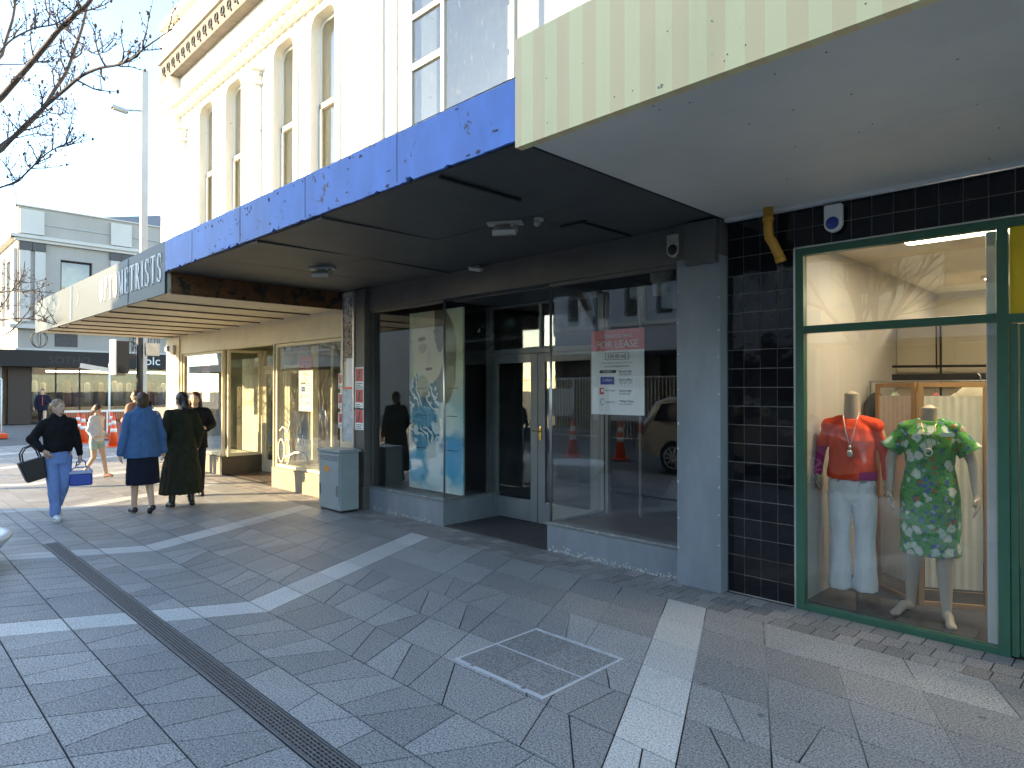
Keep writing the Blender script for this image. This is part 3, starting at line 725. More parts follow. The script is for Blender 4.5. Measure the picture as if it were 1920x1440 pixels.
# interior of the opticians
mb = MB(); mb.box(-15.9, -8.5, 8.4, 8.5, 0, 2.8); mb.box(-15.9, -8.5, W + .12, 8.4, 2.62, 2.78); mb.box(-8.50, -8.46, W + .12, 8.4, 0, 2.8); mb.box(-15.9, -15.85, W+.12, 8.4, 0, 2.8)
mb.build('interior_wall', 'opt_wall', B1)
mb = MB(); mb.box(-15.9, -8.5, W + .12, 8.4, .0, .008); mb.build('interior_floor', 'int_floor', B1)
M['part'] = paint('pale_partition', (.60, .60, .50), .6, .1)
for bxx in ((-14.2, -13.0, 5.95, 6.0, .34, 2.3), (-10.15, -9.5, 6.35, 6.4, .3, 1.62), (-9.62, -9.1, 5.85, 5.9, .34, 1.9), (-9.09, -8.8, 5.84, 5.9, .34, 1.45), (-11.6, -11.2, 7.2, 7.25, .01, 2.3), (-10.4, -10.36, 5.91, 5.94, .34, 2.4)):
    mb = MB(); mb.box(*bxx); mb.build('display_partition', 'part', B1)
for bxx in ((-15.2, -13.05, W + .1, 5.9, .30, .34), (-10.74, -8.5, W + .12, 5.9, .30, .34)):
    mb = MB(); mb.box(*bxx); mb.build('display_floor', 'part', B1)

# ================================================================ THE MIDDLE BUILDING (vacant shop, blue canopy)
B2 = thing('shop_building', 'vacant dark grey shop under a long peeling blue canopy', 'building', (-5.5, W, 0))
mb = MB()
wall(mb, -7.80, -2.57, 3.10, 9.4, W + .002, W + .35, [(-6.80, -3.0, 4.55, 6.95)])
mb.box(-7.44, -7.2, W - .06, W, 3.1, 9.0)
mb.box(-7.8, -2.57, W + .35, 9.2, 9.1, 9.4); mb.box(-7.8, -2.57, 9.2, 9.4, 0, 9.4)
mb.build('upper_wall', 'cream', B2)
mb = MB(); y = W - .10
mb.box(-6.92, -6.80, y, W + .1, 4.4, 7.1)
mb.box(-6.80, -3.0, y, W + .1, 6.95, 7.1)
for x in (-6.80, -6.16, -4.98, -3.9): mb.box(x, x + .055, y, y + .06, 4.55, 6.95)
mb.box(-6.745, -6.16, y, y + .06, 5.66, 5.74); mb.box(-6.80, -3.0, y, y + .06, 4.45, 4.53); mb.box(-4.925, -3.9, y, y+.06, 5.9, 5.96)
mb.box(-6.745, -3.0, y + .001, y + .06, 6.3, 6.36)
uw = mb.build('upper_window', 'white', B2)
mb = MB(); mb.box(-6.745, -3.0, y + .027, y + .032, 4.53, 6.95); mb.build('pane', 'glass_up', uw)
mb = MB(); mb.box(-7.4, -2.6, W + .9, W + .93, 4.2, 7.4); mb.box(-7.4, -2.6, W + .35, W + .9, 4.2, 4.25); mb.build('room_lining', paint('bright_room', (.60, .61, .66), .7, .12, .8), B2)
# canopy
mb = MB(); mb.box(-8.47, -2.575, 2.66, W - .01, 3.075, 3.38); cn2 = mb.build('canopy', 'charcoal', B2); cn2['label'] = 'long canopy with peeling bright blue fascia and charcoal soffit'
mb = MB(); rnd = random.Random(5); n = 150
xs = [-8.512 + (5.94) * k / n for k in range(n + 1)]
prev = 0
tops = []; bots = []
for k in range(n + 1):
    j = 3.425 - .02 * k / n + rnd.uniform(-.004, .004); b_ = 3.06 - .01 * k / n + rnd.uniform(-.003, .003)
    if rnd.random() < .07 and k < 110: j -= rnd.uniform(.01, .035)
    if rnd.random() < .05: b_ += rnd.uniform(.01, .03)
    tops.append(j); bots.append(b_)
for k in range(n):
    mb.prism([(xs[k], bots[k]), (xs[k+1], bots[k+1]), (xs[k+1], tops[k+1]), (xs[k], tops[k])], 'y', 2.63, 2.652)
mb.build('fascia', 'blue', cn2)
for x, w_ in ((-7.62, .006), (-6.35, .012), (-5.05, .005), (-3.75, .005)):
    mb = MB(); mb.box(x, x + w_, 2.6285, 2.6302, 3.07, 3.40); mb.build('panel_joint', 'dark', cn2)
mb = MB(); rr = random.Random(77)
for k in range(60):
    x = rr.choice([rr.uniform(-8.4, -2.7), rr.gauss(-6.6, .5)]); z = rr.choice([3.40, 3.07, rr.uniform(3.1, 3.38)]); a = rr.uniform(.006, .03); b_ = rr.uniform(.008, .05) * (.5 if z < 3.35 else 1)
    if not -8.45 < x < -2.65: continue
    z0 = min(z, 3.395) - b_ if z > 3.1 else z; n = 7
    mb.prism([(x + a * math.cos(t) * rr.uniform(.5, 1), z0 + b_ * .6 * math.sin(t) * rr.uniform(.5, 1)) for t in [2 * math.pi * i / n for i in range(n)]], 'y', 2.6275, 2.6295)
mb.build('peeled_patch', paint('bare_backing', (.10, .10, .11), .8, .5, 30), cn2)['kind'] = 'stuff'
mb = MB(); mb.box(-8.5, -2.575, 2.653, 2.665, 3.05, 3.43); mb.build('fascia_backing', 'dark', cn2)
mb = MB(); mb.tube([(-8.51, 2.66, 3.434), (-2.57, 2.66, 3.412)], .012, 6); mb.build('flashing', 'offwhite', cn2)
mb = MB()      # soffit boards: slightly different heights, a few sagging edges
bounds = [(-8.46, -7.25), (-7.245, -6.05), (-6.045, -4.85), (-4.845, -3.65), (-3.645, -2.58)]
for i, (a, b) in enumerate(bounds):
    for (c, d) in ((2.67, 3.86), (3.865, W - .02)):
        dz = [rnd.uniform(0, .004) for _ in range(4)]
        if i in (2, 1) and c < 3: dz[1] = .022
        if i == 1 and c > 3: dz[2] = .03
        z = 3.052
        i_ = [mb.V(p) for p in ((a, c, z - dz[0]), (b, c, z - dz[1]), (b, d, z - dz[2]), (a, d, z - dz[3]), (a, c, 3.074), (b, c, 3.074), (b, d, 3.074), (a, d, 3.074))]
        for q in ((0,3,2,1),(4,5,6,7),(0,1,5,4),(1,2,6,5),(2,3,7,6),(3,0,4,7)): mb.F([i_[k] for k in q], False)
mb.build('soffit', 'charcoal', cn2)
for bxx in ((-3.38, -3.355, 2.70, 3.45, 3.028, 3.046), (-3.67, -3.40, 4.25, 4.27, 3.03, 3.046), (-3.46, -3.44, 4.27, 4.98, 3.03, 3.046)):
    mb = MB(); mb.box(*bxx); mb.build('access_hatch_edge', 'dark', cn2)

# ground floor
mb = MB()
mb.box(-7.86, -2.97, W - .03, W + .12, 2.735, 3.045)         # beam above the glass
mb.box(-7.86, -2.97, W - .045, W - .03, 2.995, 3.045); mb.box(-7.8, -2.97, W-.038, W - .03, 2.735, 2.78)
mb.build('beam', 'grey_dark', B2)
mb = MB(); mb.box(-2.97, -2.57, W - .10, W + .12, 0, 2.745); mb.build('column', 'grey', B2, bevel=.006)
mb = MB(); mb.box(-2.97, -2.57, W - .10, W + .12, 2.746, 3.046); mb.box(-2.86, -2.585, W - .16, W - .101, 2.68, 3.03); mb.build('column_head', 'grey_dark', B2, bevel=.004)
mb = MB(); rr = random.Random(9)
for z in [.35 + .26 * k for k in range(10)]:
    for x in (-2.955, -2.585):
        if rr.random() < .8: mb.ell((x + rr.uniform(-.003, .003), W - .101, z + rr.uniform(-.05, .05)), (.006, .004, rr.uniform(.005, .014)), n=6, m=4)
mb.build('paint_chip', 'offwhite', B2)['kind'] = 'stuff'
mb = MB(); mb.box(-8.06, -7.80, W - .12, W + .12, 0, .30); mb.box(-8.05, -7.81, W - .10, W + .12, .30, 3.04); mb.build('column', 'grey_dark', B2, bevel=.004)
mb = MB(); mb.box(-8.44, -8.07, W - .06, W + .12, 0, 3.04); mb.build('party_pier', 'cream_low', B2)
mb = MB(); mb.box(-8.075, -8.045, W - .125, W - .10, .10, 3.03); mb.box(-8.44, -8.425, W - .075, W - .06, .9, 3.03); mb.box(-8.425, -8.075, W - .075, W - .06, .86, .88); mb.build('corner_strip', 'alu', B2)
def riser(x0, x1, zt):
    mb = MB(); mb.box(x0, x1, W - .02, W + .06, 0, zt - .03); return mb
mb = riser(-7.80, -6.20, .325); mb.box(-6.26, -6.20, W + .06, 5.97, 0, .295); mb.build('stall_riser', 'grey', B2)
mb = riser(-4.52, -2.971, .30); mb.box(-4.52, -4.46, W + .06, 5.97, 0, .27); mb.build('stall_riser', 'grey', B2)
mb = MB(); mb.box(-7.80, -6.185, W - .035, W + .10, .296, .325); mb.box(-6.27, -6.185, W + .10, 5.97, .296, .325); mb.build('sill', 'sill_top', B2, bevel=.004)
mb = MB(); mb.box(-4.535, -2.971, W - .035, W + .10, .271, .30); mb.box(-4.535, -4.45, W + .10, 5.97, .271, .30)
mb.build('sill', 'sill_top', B2, bevel=.004)
# flaking paint along the foot of the risers
mb = MB(); rr = random.Random(4)
for _ in range(260):
    seg = rr.random(); 
    x = rr.uniform(-4.5, -2.98) if seg < .7 else rr.uniform(-7.8, -6.4)
    h = abs(rr.gauss(0, .022)) + .004; s_ = rr.uniform(.004, .016)
    mb.prism([(x, h), (x + s_, h - s_ * .3), (x + s_ * 1.2, h + s_ * .5), (x + s_ * .3, h + s_ * .8)], 'y', W - .0235, W - .0205)
mb.build('flaked_paint', 'offwhite', B2)['kind'] = 'stuff'
mb = MB(); rr = random.Random(14)
for _ in range(170):
    x = rr.uniform(-4.55, -2.9) if rr.random() < .65 else rr.uniform(-7.7, -6.4); y = W - .025 - abs(rr.gauss(0, .03)); s_ = rr.uniform(.004, .012)
    mb.rbox((x, y, .003), (s_, s_ * .6, .002), (rr.uniform(-.3, .3), rr.uniform(-.3, .3), rr.uniform(0, 3)))
tag(mb.build('paint_flakes', 'offwhite'), 'tiny pale paint flakes fallen on the setts below the grey risers', 'paint flakes', kind='stuff')
# display glazing
mb = MB(); mb.box(-7.80, -7.755, W + .0, W + .05, .325, 2.735); mb.box(-7.755, -6.24, W + .0, W + .05, 2.70, 2.735)
dw = mb.build('display_window', 'grey_dark', B2)
mb = MB(); mb.box(-7.755, -6.235, W + .022, W + .030, .325, 2.70); mb.build('pane', 'glass', dw)
mb = MB(); mb.box(-6.232, -6.224, W + .03, 5.90, .325, 2.735); mb.build('pane', 'glass', dw)
mb = MB(); mb.tube([(-6.228, W + .018, .32), (-6.228, W + .018, 2.735)], .013, 8); mb.build('corner_post', 'alu', dw)
mb = MB(); mb.box(-4.50, -2.975, W + .0, W + .05, 2.70, 2.735); mb.box(-3.01, -2.972, W, W + .05, .30, 2.70)
dw2 = mb.build('display_window', 'grey_dark', B2)
mb = MB(); mb.box(-4.495, -3.01, W + .022, W + .030, .30, 2.70); mb.build('pane', 'glass', dw2)
mb = MB(); mb.box(-4.508, -4.500, W + .03, 5.90, .30, 2.735); mb.build('pane', 'glass', dw2)
mb = MB(); mb.tube([(-4.504, W + .018, .295), (-4.504, W + .018, 2.735)], .014, 8); mb.build('corner_post', 'alu', dw2)
# recessed doorway
mb = MB(); y = 5.93
mb.box(-6.42, -6.34, y, y + .07, 0, 2.735); mb.box(-4.56, -4.48, y, y + .07, 0, 2.735); mb.box(-6.34, -4.56, y, y + .07, 2.10, 2.16); mb.box(-6.34, -4.56, y, y+.07, 2.70, 2.735); mb.box(-5.47, -5.43, y + .01, y + .06, 2.16, 2.70)
df = mb.build('door_frame', 'grey_door', B2)
mb = MB(); mb.box(-6.34, -5.47, y + .03, y + .036, 2.16, 2.70); mb.box(-5.43, -4.56, y + .03, y + .036, 2.16, 2.70); mb.build('transom_pane', 'glass', df)
for nm, a, b in (('door', -6.33, -5.50), ('door', -5.49, -4.565)):
    mb = MB(); t = .115
    mb.box(a, a + t, y + .01, y + .055, .012, 2.095); mb.box(b - t, b, y + .01, y + .055, .012, 2.095); mb.box(a + t, b - t, y + .01, y + .055, .012, .27); mb.box(a + t, b - t, y + .01, y + .055, 1.985, 2.095)
    d_ = mb.build('door', 'grey_door', B2, bevel=.003)
    mb = MB(); mb.box(a + t, b - t, y + .03, y + .036, .27, 1.985); mb.build('pane', 'glass', d_)
mb = MB(); mb.box(-5.462, -5.425, y - .004, y + .011, 1.03, 1.20); mb.tube([(-5.443, y, 1.14), (-5.443, y - .05, 1.14)], .008, 8); mb.tube([(-5.443, y - .05, 1.14), (-5.52, y - .055, 1.143)], .008, 8); mb.build('handle', 'brass', d_)
mb = MB(); mb.box(-6.20, -4.52, W + .0, y, .0, .006); mb.build('doorstep', paint('threshold_tile', (.075, .072, .070), .6, .3, 8), B2)
mb = MB(); mb.box(-6.2, -4.5, W + .12, y, 2.72, 2.76); mb.build('recess_ceiling', 'grey_dark', B2)
# interior
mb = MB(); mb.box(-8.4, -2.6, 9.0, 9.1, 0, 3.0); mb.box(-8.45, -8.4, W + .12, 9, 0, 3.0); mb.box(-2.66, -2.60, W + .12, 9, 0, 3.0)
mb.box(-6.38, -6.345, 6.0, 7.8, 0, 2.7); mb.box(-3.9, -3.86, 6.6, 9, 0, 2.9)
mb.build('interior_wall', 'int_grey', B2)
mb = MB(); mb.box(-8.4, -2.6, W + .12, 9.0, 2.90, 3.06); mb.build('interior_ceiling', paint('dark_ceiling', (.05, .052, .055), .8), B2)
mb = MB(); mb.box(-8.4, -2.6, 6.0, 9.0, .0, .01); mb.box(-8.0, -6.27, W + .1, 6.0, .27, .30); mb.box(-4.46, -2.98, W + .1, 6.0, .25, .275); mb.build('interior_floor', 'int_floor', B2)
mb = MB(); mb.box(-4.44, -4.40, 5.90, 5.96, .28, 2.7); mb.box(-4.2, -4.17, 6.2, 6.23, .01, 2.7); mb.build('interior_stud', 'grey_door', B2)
for x, y in ((-3.62, 5.75), (-3.18, 5.60)):
    mb = MB(); mb.tube([(x, y, 2.9), (x, y, 2.74), (x, y, 2.72), (x, y, 2.60)], [.115, .115, .09, .085], 20); tag(mb.build('downlight', 'dirty_white'), 'unlit white drum downlight on the dark ceiling, ' + ('nearer the door' if x < -3.4 else 'nearer the wide grey column'), 'downlight', 'drum downlights in the vacant shop')

# mural panel, signs and posters of the vacant shop
mb = MB(); mb.box(-7.42, -6.29, 5.42, 5.445, .31, 2.69)
mo = mb.build('painted_panel', 'mural', None, loc=(-7.42, 5.42, .31)); tag(mo, 'tall painted panel of a pale face above a striped scarf fading to turquoise', 'painting')
for z in (.86, 1.30, 1.66):
    for a, b in ((-7.25, -7.03), (-6.6, -6.40)): mb = MB(); mb.box(a, b, 5.415, 5.4195, z, z + .008); mb.build('panel_seam', 'dark', mo)

def lease_sign(x0, x1, z0, z1, y, label, back=False, detail=True):
    s = thing('lease_sign', label, 'sign', ((x0 + x1) / 2, y, z0), 'for lease signs')
    wd, h = x1 - x0, z1 - z0; k = wd / .60; cx = (x0 + x1) / 2
    mb = MB(); mb.box(x0, x1, y, y + .004, z0, z1 - h * .245); mb.build('board', 'paper', s)
    mb = MB(); mb.box(x0, x1, y - .0005, y + .0045, z1 - h * .245 + .0005, z1); hd = mb.build('header', 'pinkred', s)
    T = lambda t, sz, mat, x, z, al='CENTER', sx=1, p=s: text_mesh('lettering', t, sz * k, mat, p, on_wall(x, y - .003, z), al, .0006, sx)
    T('FOR LEASE', .098, 'white', cx, z1 - h * .215, 'CENTER', 1.02, hd); T('COMMERCIAL SPACE', .038, 'white', cx, z1 - h * .095, 'CENTER', 1, hd)
    if detail:
        T('129.43 m2', .050, 'ink', cx, z1 - h * .335)
        mb = MB(); a, b, c, d = cx - .135 * k, cx + .135 * k, z1 - h * .355, z1 - h * .275
        mb.box(a, b, y - .002, y, c, c + .004); mb.box(a, b, y - .002, y, d, d + .004); mb.box(a, a + .004, y - .002, y, c + .004, d); mb.box(b - .004, b, y - .002, y, c + .004, d); mb.build('size_box', 'ink', s)
        T('This space is ready to become', .028, 'ink_grey', cx, z1 - h * .40); T('your next business space', .028, 'ink_grey', cx, z1 - h * .44)
        for zf, l1, l2 in ((.505, 'Brook Smith', '027 448 827'), (.60, 'Brad Collins', '021 271 128'), (.73, 'Martin Kelly', '04 567 562'), (.85, 'William Parker', '021 505 404')):
            T(l1, .027, 'ink', cx + .03 * k, z1 - h * zf, 'LEFT'); T(l2, .027, 'ink_grey', cx + .03 * k, z1 - h * (zf + .035), 'LEFT')
        mb = MB(); mb.box(cx - .20 * k, cx - .01 * k, y - .002, y, z1 - h * .51, z1 - h * .475); mb.build('agent_logo', 'ink', s)
        T('PROPERTY', .022, 'white', cx - .105 * k, z1 - h * .503)
        mb = MB(); mb.box(cx - .19 * k, cx - .03 * k, y - .002, y, z1 - h * .645, z1 - h * .555); lg = mb.build('agent_logo', 'coolbox', s)
        T('Colliers', .036, 'white', cx - .11 * k, z1 - h * .605)
        mb = MB(); q = cx - .20 * k; mb.box(q, q + .05 * k, y - .002, y, z1 - h * .76, z1 - h * .685); mb.build('agent_logo', 'red', s)
        mb = MB(); mb.box(q + .018 * k, q + .05 * k, y - .003, y - .002, z1 - h * .735, z1 - h * .70); mb.build('agent_logo', 'paper', s)
        T('Edinburgh', .030, 'ink_grey', cx - .08 * k, z1 - h * .725)
        mb = MB(); mb.tube([(cx - .17 * k + .022 * k * math.cos(t), y - .002, z1 - h * .85 + .03 * k * math.sin(t)) for t in [.5 + .5 * i for i in range(11)]], .003, 5); mb.build('agent_logo', 'ink_grey', s)
        T('zendra', .040, 'ink_grey', cx - .075 * k, z1 - h * .865)
    return s
lease_sign(-3.99, -3.385, 1.41, 2.215, W + .034, 'large red and white FOR LEASE sign behind the right display glass beside the grey doors')
lease_sign(-10.02, -9.62 + .06, 1.30, 2.18, W + .07, 'FOR LEASE sign in the opticians window beside the utility cabinet', detail=True)
lease_sign(-14.22, -13.80, 1.40, 2.22, W + .07, 'FOR LEASE sign in the far corner window of the opticians', detail=False)
# window script and reversed number
gf = thing('window_script', 'cream flowing script painted low on the opticians window', 'lettering', (-10.2, W + .055, .5))
mb = MB(); y = W + .052
def sw(pts, r): mb.tube([(a, y, b) for a, b in pts], r, 6, flat=1)
sw([(-10.72 + .13 + .11 * math.cos(t), .62 + .19 * math.sin(t)) for t in [.25 * i for i in range(26)]], .014)
sw([(-10.38 + .10 * math.cos(t) * (1 - .01*i), .62 + .20 * math.sin(t)) for i, t in enumerate([-1.6 + .25 * i for i in range(22)])], .012)
sw([(-10.65, .95), (-10.55, 1.02), (-10.45, 1.0), (-10.36, .93), (-10.30, 1.05), (-10.28, 1.12)], .012)
sw([(-10.45, .52), (-10.3, .56), (-10.1, .62), (-9.9, .63), (-9.75, .58), (-9.66, .46)], .018)
mb.build('flourish', 'cream', gf); text_mesh('lettering', 'mbu', .26, 'cream', gf, on_wall(-9.85, y, .74), 'CENTER', .001, .75)

# bill posters on the party pier and on the neighbouring column
def poster(name, label, x0, x1, z0, z1, y, mat, group='bills pasted on the pier', seed=1):
    r_ = random.Random(seed); mb = MB(); n = 7
    top = [(x0 + (x1 - x0) * k / n, z1 + r_.uniform(-.012, .006)) for k in range(n + 1)]; bot = [(x0 + (x1 - x0) * k / n, z0 + r_.uniform(-.006, .012)) for k in range(n + 1)]
    mb.prism(bot + top[::-1], 'y', y, y + .003); return tag(mb.build(name, mat), label, 'poster', group)
PY = W - .066
poster('torn_poster', 'dark torn poster at the very top of the narrow pier', -8.42, -8.08, 2.58, 2.99, PY, 'poster_dark', seed=2)
poster('torn_poster', 'brown leafy weathered poster below the dark one on the pier', -8.42, -8.08, 2.05, 2.57, PY, 'poster_green', seed=3)
poster('torn_poster', 'jagged white torn poster in the middle of the pier', -8.34, -8.09, 1.66, 2.10, PY - .004, 'paper', seed=4)
poster('torn_poster', 'pale blue-grey poster with a thin red band low on the pier', -8.42, -8.08, .92, 1.68, PY - .002, 'poster_pale', seed=5)
mb = MB(); mb.box(-8.42, -8.08, PY - .007, PY - .0025, 1.655, 1.685); tag(mb.build('poster_strip', 'cone'), 'thin orange strip across the pier above the pale poster', 'poster')
def red_flyer(x, z, w_, y, lab, face='y'):
    s = thing('flyer', lab, 'flyer', (x, y, z), 'red and white flyers by the pier'); mb = MB(); h = w_ * 1.32
    mb.box(x, x + w_, y, y + .002, z, z + h); mb.build('sheet', 'paper', s)
    mb = MB(); mb.box(x + w_ * .1, x + w_ * .92, y - .002, y, z + h * .33, z + h * .93); mb.build('red_panel', 'red', s)
    mb = MB(); r_ = random.Random(int(z * 100) + int(x * 10))
    mb.prism([(x + w_*.3, z + h*.4), (x + w_*.5, z + h*.4), (x + w_*.66, z + h*.85), (x + w_*.5, z + h*.85)], 'y', y - .003, y - .002)
    for k in range(3): mb.box(x + w_ * .15, x + w_ * r_.uniform(.6, .9), y - .002, y, z + h * (.06 + .08 * k), z + h * (.09 + .08 * k))
    mb.build('print', 'ink', s)
for i, z in enumerate((1.66, 1.37, 1.09)):
    pos = ('top', 'middle', 'bottom')[i]
    red_flyer(-8.04, z, .225, W - .108, pos + ' red flyer of three on the dark column right of the pier')
    red_flyer(-8.62, z - .0, .17, W - .028, pos + ' red flyer of three on the cream wall left of the pier')

# devices under the blue canopy
def floodlight(x, y, z, rz, label):
    f = thing('floodlight', label, 'security light', (x, y, z), 'lights on the charcoal soffit')
    mb = MB(); mb.rbox((0, 0, -.012), (.30, .10, .02)); mb.rbox((.06, 0, -.03), (.03, .03, .05)); o = mb.build('mounting_plate', 'offwhite', None); o.parent = f
    mb = MB(); mb.rbox((0, -.01, -.075), (.20, .13, .055), (R(28), 0, 0)); o = mb.build('lamp_housing', 'offwhite', None, bevel=.008); o.parent = f
    mb = MB(); mb.rbox((0, -.025, -.105), (.17, .10, .006), (R(28), 0, 0)); o = mb.build('lens', 'dirty_white', None); o.parent = f
    f.rotation_euler = (0, 0, rz); return f
floodlight(-3.93, 3.85, 3.05, R(35), 'off-white floodlight in the middle of the charcoal soffit')
floodlight(-6.88, 3.80, 3.05, R(35), 'off-white floodlight nearest the opticians end of the charcoal soffit')
se = thing('motion_sensor', 'small round off-white sensor beside the central floodlight', 'sensor', (-3.64, 3.95, 3.05))
mb = MB(); mb.tube([(-3.64, 3.95, 3.05), (-3.64, 3.95, 3.025)], .04, 16); mb.build('base', 'offwhite', se)
mb = MB(); mb.ell((-3.64, 3.93, 3.005), (.03, .03, .03)); mb.build('dome', 'dirty_white', se)
sp = thing('spotlight', 'little off-white spotlight where the dark soffit meets the beam', 'security light', (-5.55, 4.95, 3.05))
mb = MB(); mb.rbox((-5.55, 4.95, 3.03), (.14, .05, .02), (0, 0, .3)); mb.build('arm', 'offwhite', sp)
mb = MB(); mb.rbox((-5.50, 4.93, 3.0), (.15, .07, .04), (.3, .2, .3)); mb.build('lamp_housing', 'offwhite', sp, bevel=.006)
def siren(cx, y, zt, label, m1, m2):
    s = thing('alarm_box', label, 'alarm', (cx, y, zt - .2)); hw = .062; h = .20
    prof = [(cx - hw, zt), (cx - hw, zt - h + hw)] + [(cx - hw * math.cos(t), zt - h + hw - hw * math.sin(t)) for t in [math.pi * k / 12 for k in range(1, 12)]] + [(cx + hw, zt - h + hw), (cx + hw, zt)]
    mb = MB(); mb.prism(prof, 'y', y - .055, y); mb.build('case', m1, s, bevel=.012)
    mb = MB(); mb.ell((cx, y - .056, zt - h + hw), (.046, .02, .046)); mb.build('lens', m2, s)
siren(-1.715, W - .02, 2.985, 'white alarm box with blue lens on the black tiled band', 'white', 'navy')
siren(-2.985 - .02, W - .05, 2.98, 'dirty white alarm box with dark lens beside the column head', 'dirty_white', 'dark')

# ================================================================ THE RIGHT BUILDING (dress shop)
B3 = thing('shop_building', 'dress shop with black tiled front, green frames and yellow striped canopy', 'building', (-.6, W, 0))
mb = MB(); wall(mb, -2.56, 3.0, 0, 3.02, W + .02, W + .16, [(-2.0, -.70, 0, 2.71), (-.70, .7, 0, 2.71)]); mb.box(-2.57, 3.0, W + .02, W + .3, 3.02, 8.6); mb.build('front_wall', 'grout', B3)
mb = MB(); rr = random.Random(2)
def tile(x0, x1, z0, z1):
    g = .0025; a, b = rr.uniform(-.0009, .0009), rr.uniform(-.0009, .0009); y = W + .014
    i_ = [mb.V(p) for p in ((x0+g, y+a+b, z0+g), (x1-g, y-a+b, z0+g), (x1-g, y-a-b, z1-g), (x0+g, y+a-b, z1-g), (x0+g, W+.0195, z0+g), (x1-g, W+.0195, z0+g), (x1-g, W+.0195, z1-g), (x0+g, W+.0195, z1-g))]
    for q in ((0,1,2,3),(0,4,5,1),(1,5,6,2),(2,6,7,3),(3,7,4,0)): mb.F([i_[k] for k in q], False)
zs = [.01 + .1505 * k for k in range(20)] + [3.018]
for k in range(4):
    for j in range(20): tile(-2.562 + .135 * k, -2.562 + .135 * (k + 1), zs[j], zs[j+1])
x = -2.022
while x < 2.9:
    tile(x, x + .135, 2.72, 2.868); tile(x, x + .135, 2.868, 3.018); x += .135
mb.build('wall_tiles', 'tile', B3)
mb = MB(); mb.box(-2.02, -2.006, W - .012, W + .02, .0, 2.72); mb.box(-2.02, 3, W - .012, W + .02, 2.712, 2.722); mb.build('edge_trim', 'alu', B3)
# frames
mb = MB(); y0, y1 = W - .015, W + .055
mb.box(-2.005, -1.945, y0, y1, .0, 2.71); mb.box(-1.945, -.765, y0, y1, 2.655, 2.71); mb.box(-1.945, -.765, y0, y1, .0, .045); mb.box(-1.945, -.765, y0 + .003, y1, 2.07, 2.125)
mb.box(-.765, -.705, y0, y1, 0, 2.71)
wf = mb.build('shop_window', 'green', B3, bevel=.003)
mb = MB(); mb.box(-1.945, -.765, W + .017, W + .024, .045, 2.07); mb.box(-1.945, -.765, W + .017, W + .024, 2.125, 2.655); mb.build('pane', 'glass_dress', wf)
mb = MB(); mb.box(-.705, .7, y0 + .002, y1, 2.655, 2.71); mb.box(-.705, .7, y0 + .002, y1, 2.06, 2.115); mb.build('transom_frame', 'green', B3)
mb = MB(); mb.box(-.70, .7, W + .01, W + .03, 2.115, 2.655); mb.build('transom_panel', 'yellow', B3)
mb = MB(); mb.box(-.70, -.662, y0 + .012, y1, 0.01, 2.055); mb.box(-.56, .2, y0 + .012, y1, 2.0, 2.055)
d3 = mb.build('door', 'green', B3)
mb = MB(); mb.box(-.655, -.575, y0 + .02, y1, .015, 2.05); mb.box(-.575, .25, y0 + .02, y1, 1.96, 2.05); mb.box(-.575, .25, y0 + .02, y1, .015, .12); mb.box(-.575, .25, y0 + .02, y1, .88, .95); mb.box(.25, .33, y0+.02, y1, .015, 2.05); mb.build('door_leaf', 'green', d3)
mb = MB(); mb.box(-.575, .25, W + .02, W + .026, .12, .88); mb.box(-.575, .25, W + .02, W + .026, .95, 1.96); mb.build('pane', 'glass', d3)
mb = MB(); mb.box(.33, .8, W, W + .06, 0, 2.7); mb.build('side_panel', 'green', B3)
# canopy
mb = MB(); mb.box(-2.565, 3.2, 2.66, W - .02, 3.045, 3.5); cn3 = mb.build('canopy', 'soffit', B3); cn3['label'] = 'deep canopy with a yellow and lime striped fascia and smooth pale grey soffit'
mb = MB(); mb.box(-2.575, 3.2, 2.60, 2.655, 2.995, 3.60); mb.build('fascia', 'stripes', cn3)
mb = MB(); mb.box(-2.562, 3.2, 2.66, 3.85, 3.036, 3.044); mb.box(-2.562, 3.2, 3.854, W - .03, 3.036, 3.044); mb.build('soffit', 'soffit', cn3)
mb = MB(); mb.box(-2.562, 3.2, W - .045, W + .012, 3.012, 3.035); mb.tube([(-2.56, W - .03, 3.02), (3.2, W - .03, 3.02)], .014, 8); mb.build('cornice_trim', 'white', cn3)
mb = MB(); mb.box(-2.574, -2.5655, 2.66, W - .02, 3.03, 3.06); mb.build('dark_edge_batten', 'dark', cn3)  # near-black strip along the end of the canopy
mb = MB(); rr = random.Random(31)
for k in range(34):
    mb.ell((rr.uniform(-2.4, 3), 2.5985, rr.choice([3.05, 3.30, 3.54]) + rr.uniform(-.03, .03)), (.0032, .002, .0032), n=6, m=4)
    mb.ell((rr.uniform(-2.4, 2), rr.choice([2.8, 3.3, 3.8, 4.3, 4.8]) + rr.uniform(-.06, .06), 3.0355), (.005, .005, .002), n=6, m=4)
mb.build('fixing_screw', 'dark', cn3)['kind'] = 'stuff'
mb = MB()
for x in (-.45, 1.6): mb.box(x, x + .003, 2.597, 2.5995, 3.0, 3.6)
mb.box(-2.56, 3.2, 3.849, 3.857, 3.0345, 3.0358); mb.build('sheet_joint', 'refl_tape', cn3)
